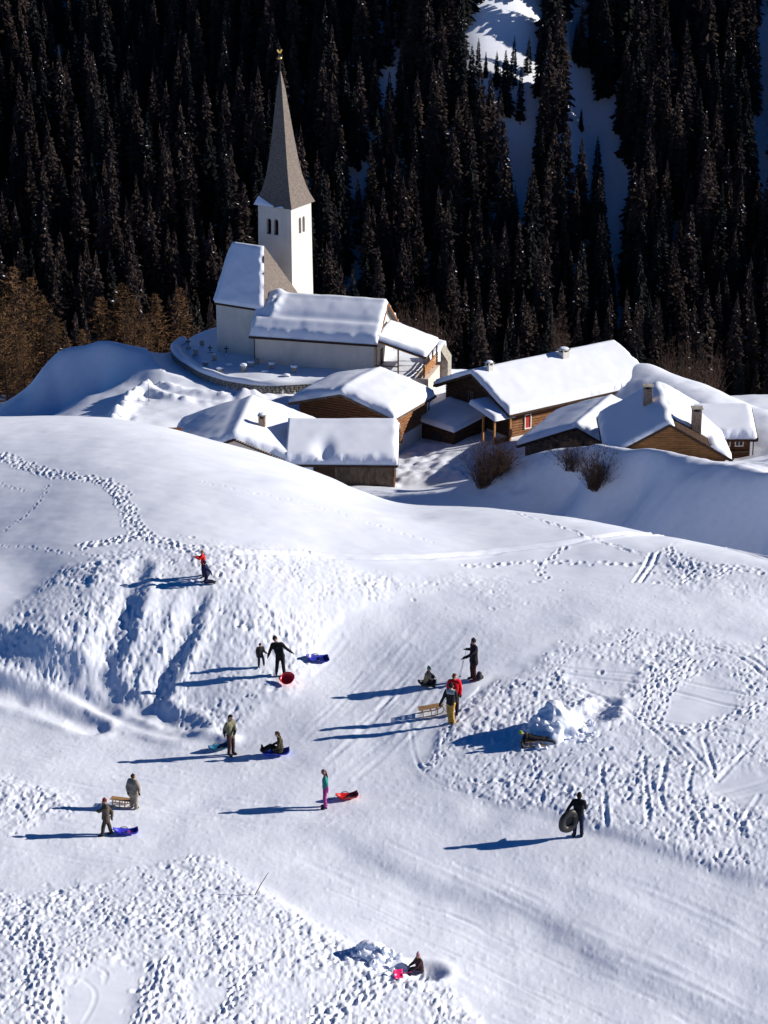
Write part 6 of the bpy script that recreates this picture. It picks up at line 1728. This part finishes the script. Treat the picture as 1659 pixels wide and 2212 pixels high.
# snow heap with the child on a sled in front of it
def heap(name, label, base, prof, seed):
    """lumpy pile of thrown-up snow blocks"""
    rr = random.Random(seed); e = empty(name, base); tag(e, label, 'snow pile')
    n1, n2 = 64, 34; rx, ry, hh, px, py, cut_ = prof
    V = []; Fc = []
    for i in range(n2):
        t = i / (n2 - 1)
        for k in range(n1):
            a = 6.28318 * k / n1; q = 1 + .16 * float(fbm(np.array(math.cos(a)*1.6 + seed), np.array(math.sin(a)*1.6 + t), 3, seed))
            z = hh * (1 - t ** 1.5) * (1 - .12 * t) - .25 * t ** 4
            x = px*(1-t)**1.2 + rx*t*math.cos(a)*q; y = py*(1-t) + ry*t*math.sin(a)*q
            d = .085 * float(fbm(np.array(x*3.2 + 5), np.array(y*3.2 + z*3.2), 3, seed + 4)) * min(1, t*5)
            for (cx_, cy_, cz_, cr_) in cut_:
                l = math.sqrt((x-cx_)**2 + (y-cy_)**2 + (z-cz_)**2)
                if l < cr_: d -= (cr_ - l) * .85
            V.append((x + d*math.cos(a), y + d*math.sin(a), z + d*.5))
    for i in range(n2 - 1):
        for k in range(n1): Fc.append((i*n1+k, i*n1+(k+1)%n1, (i+1)*n1+(k+1)%n1, (i+1)*n1+k))
    MB().add(V, Fc).build('pile', M['snow'], e, smooth=True)
    lump_me = []
    for q in range(3):
        bm = bmesh.new(); bmesh.ops.create_icosphere(bm, subdivisions=2, radius=1.0)
        for v in bm.verts: v.co *= 1 + .3 * float(vnoise(np.array(v.co.x*1.7 + q*3), np.array(v.co.y*1.7 + v.co.z*2.1), q + 30))
        me = bpy.data.meshes.new('snow_block'); bm.to_mesh(me); bm.free(); me.materials.append(M['snow']); lump_me.append(me)
    for q in range(34):
        a = rr.uniform(0, 6.28); t = rr.uniform(.55, 1.25); x, y = rx*t*math.cos(a) + px*(1-min(t,1)), ry*t*math.sin(a)
        z = near_z(base[0]+x, base[1]+y) - base[2] if t > 1 else hh*(1-t**1.5)*(1-.12*t)
        s = rr.uniform(.04, .13); link('snow_block', lump_me[q % 3], None, e, (x, y, z + s*.3), (rr.uniform(0,3), rr.uniform(0,3), 0), (s*1.3, s, s*.8))
    return e
b = gl(553, 737)
heap('snow_pile', 'tall dug-up snow pile with hollowed den on the trodden powder field', b + np.array([.05, .35, -.05]), (1.35, 1.0, 1.35, .0, .25, [(.62, -.75, .35, .48), (-.55, -.62, .50, .42)]), 3)
b = gl(534, 745)
wood_sled('wooden sled under the child in the green helmet by the snow pile', b, R(186), .95, .36, .20, rope=False)
person('child in black lying belly down on a sled before the snow pile, green helmet', b, 1.35, 180, BLACK, (.014, .014, .02), hat=(.16, .32, .05), gloves=BLACK,
       pose={'pelvis': (.12, 0, .36), 'waist': (-.04, 0, .42), 'chest': (-.28, 0, .50), 'neck': (-.50, 0, .60), 'head': (-.66, 0, .68), 'hipl': (.18, -.09, .36), 'hipr': (.18, .09, .36), 'kneel': (.60, -.12, .33), 'kneer': (.60, .12, .34), 'ankl': (.95, -.12, .25), 'ankr': (.98, .12, .28), 'toel': (1.08, -.12, .12), 'toer': (1.12, .12, .16),
             'shol': (-.42, -.19, .54), 'shor': (-.42, .19, .54), 'elbl': (-.50, -.24, .26), 'elbr': (-.50, .24, .26), 'wril': (-.60, -.22, .03), 'wrir': (-.60, .22, .03)})
# child digging at the bottom
b = gl(419, 973)
person('child in dark plum jacket and pink bobble hat sitting in a snow hole', b, 1.22, 215, (.045, .022, .03), (.02, .02, .05), hat={'col': (.45, .22, .30), 'col2': (.03, .02, .03), 'bobble': True}, gloves=(.05, .04, .05), scarf=(.45, .26, .10), puff=1.25,
       pose={'pelvis': (.05, 0, .16), 'waist': (.05, 0, .34), 'chest': (.0, -.02, .62), 'neck': (-.03, -.03, .84), 'head': (-.05, -.05, .99), 'hipl': (.0, -.12, .14), 'hipr': (-.02, .1, .14), 'kneel': (-.30, -.24, .22), 'kneer': (-.32, .06, .22), 'ankl': (-.48, -.36, .08), 'ankr': (-.50, -.08, .08), 'toel': (-.58, -.42, .12), 'toer': (-.6, -.14, .12),
             'shol': (.06, -.2, .76), 'shor': (-.06, .16, .76), 'elbl': (-.10, -.32, .52), 'elbr': (-.24, .14, .5), 'wril': (-.36, -.36, .36), 'wrir': (-.45, .0, .4)})
b2 = gl(398, 976)
e = empty('snow_shovel', b2 + np.array([0, 0, .06])); tag(e, 'bright pink toy snow scoop stuck in the snow beside the digging child', 'toy shovel')
V = []; Fc = []
for i in range(7):
    for j in range(7):
        x = -.16 + .32*i/6; y = -.15 + .3*j/6; V.append((x, y, .10*(abs(y)/.15)**2.5 + .08*max(0, -x/.16)**2 ))
for i in range(6):
    for j in range(6): Fc.append((i*7+j, (i+1)*7+j, (i+1)*7+j+1, i*7+j+1))
sc_ = MB().add(V, Fc).build('blade', plastic((.80, .02, .16)), e, smooth=True); so = sc_.modifiers.new('t', 'SOLIDIFY'); so.thickness = .012
MB().tube([(.13, 0, .02), (.30, 0, .10), (.42, 0, .16)], .016, 6).build('handle', plastic((.80, .02, .16)), e)
e.rotation_euler = (R(50), 0, R(14))
b = gl(371, 962)
heap('snow_pile', 'small heap of dug snow left of the digging child', b + np.array([0, .2, -.05]), (.85, .62, .72, -.05, .1, [(.45, -.55, .10, .26)]), 9)
# leaning stick in the trodden snow
p0 = gl(254.2, 895)
e = empty('stick', p0); tag(e, 'thin dark stick leaning to the right in the trodden snow', 'stick')
MB().tube([(-.05, 0, -.15), (.24, .05, .40), (.50, .10, .82)], [.018, .015, .010], 6).build('shaft', M['bark'], e)
MB().tube([(.24, .05, .40), (.24, -.02, .52)], [.008, .003], 5).build('twig', M['bark'], e)
fuse_all()
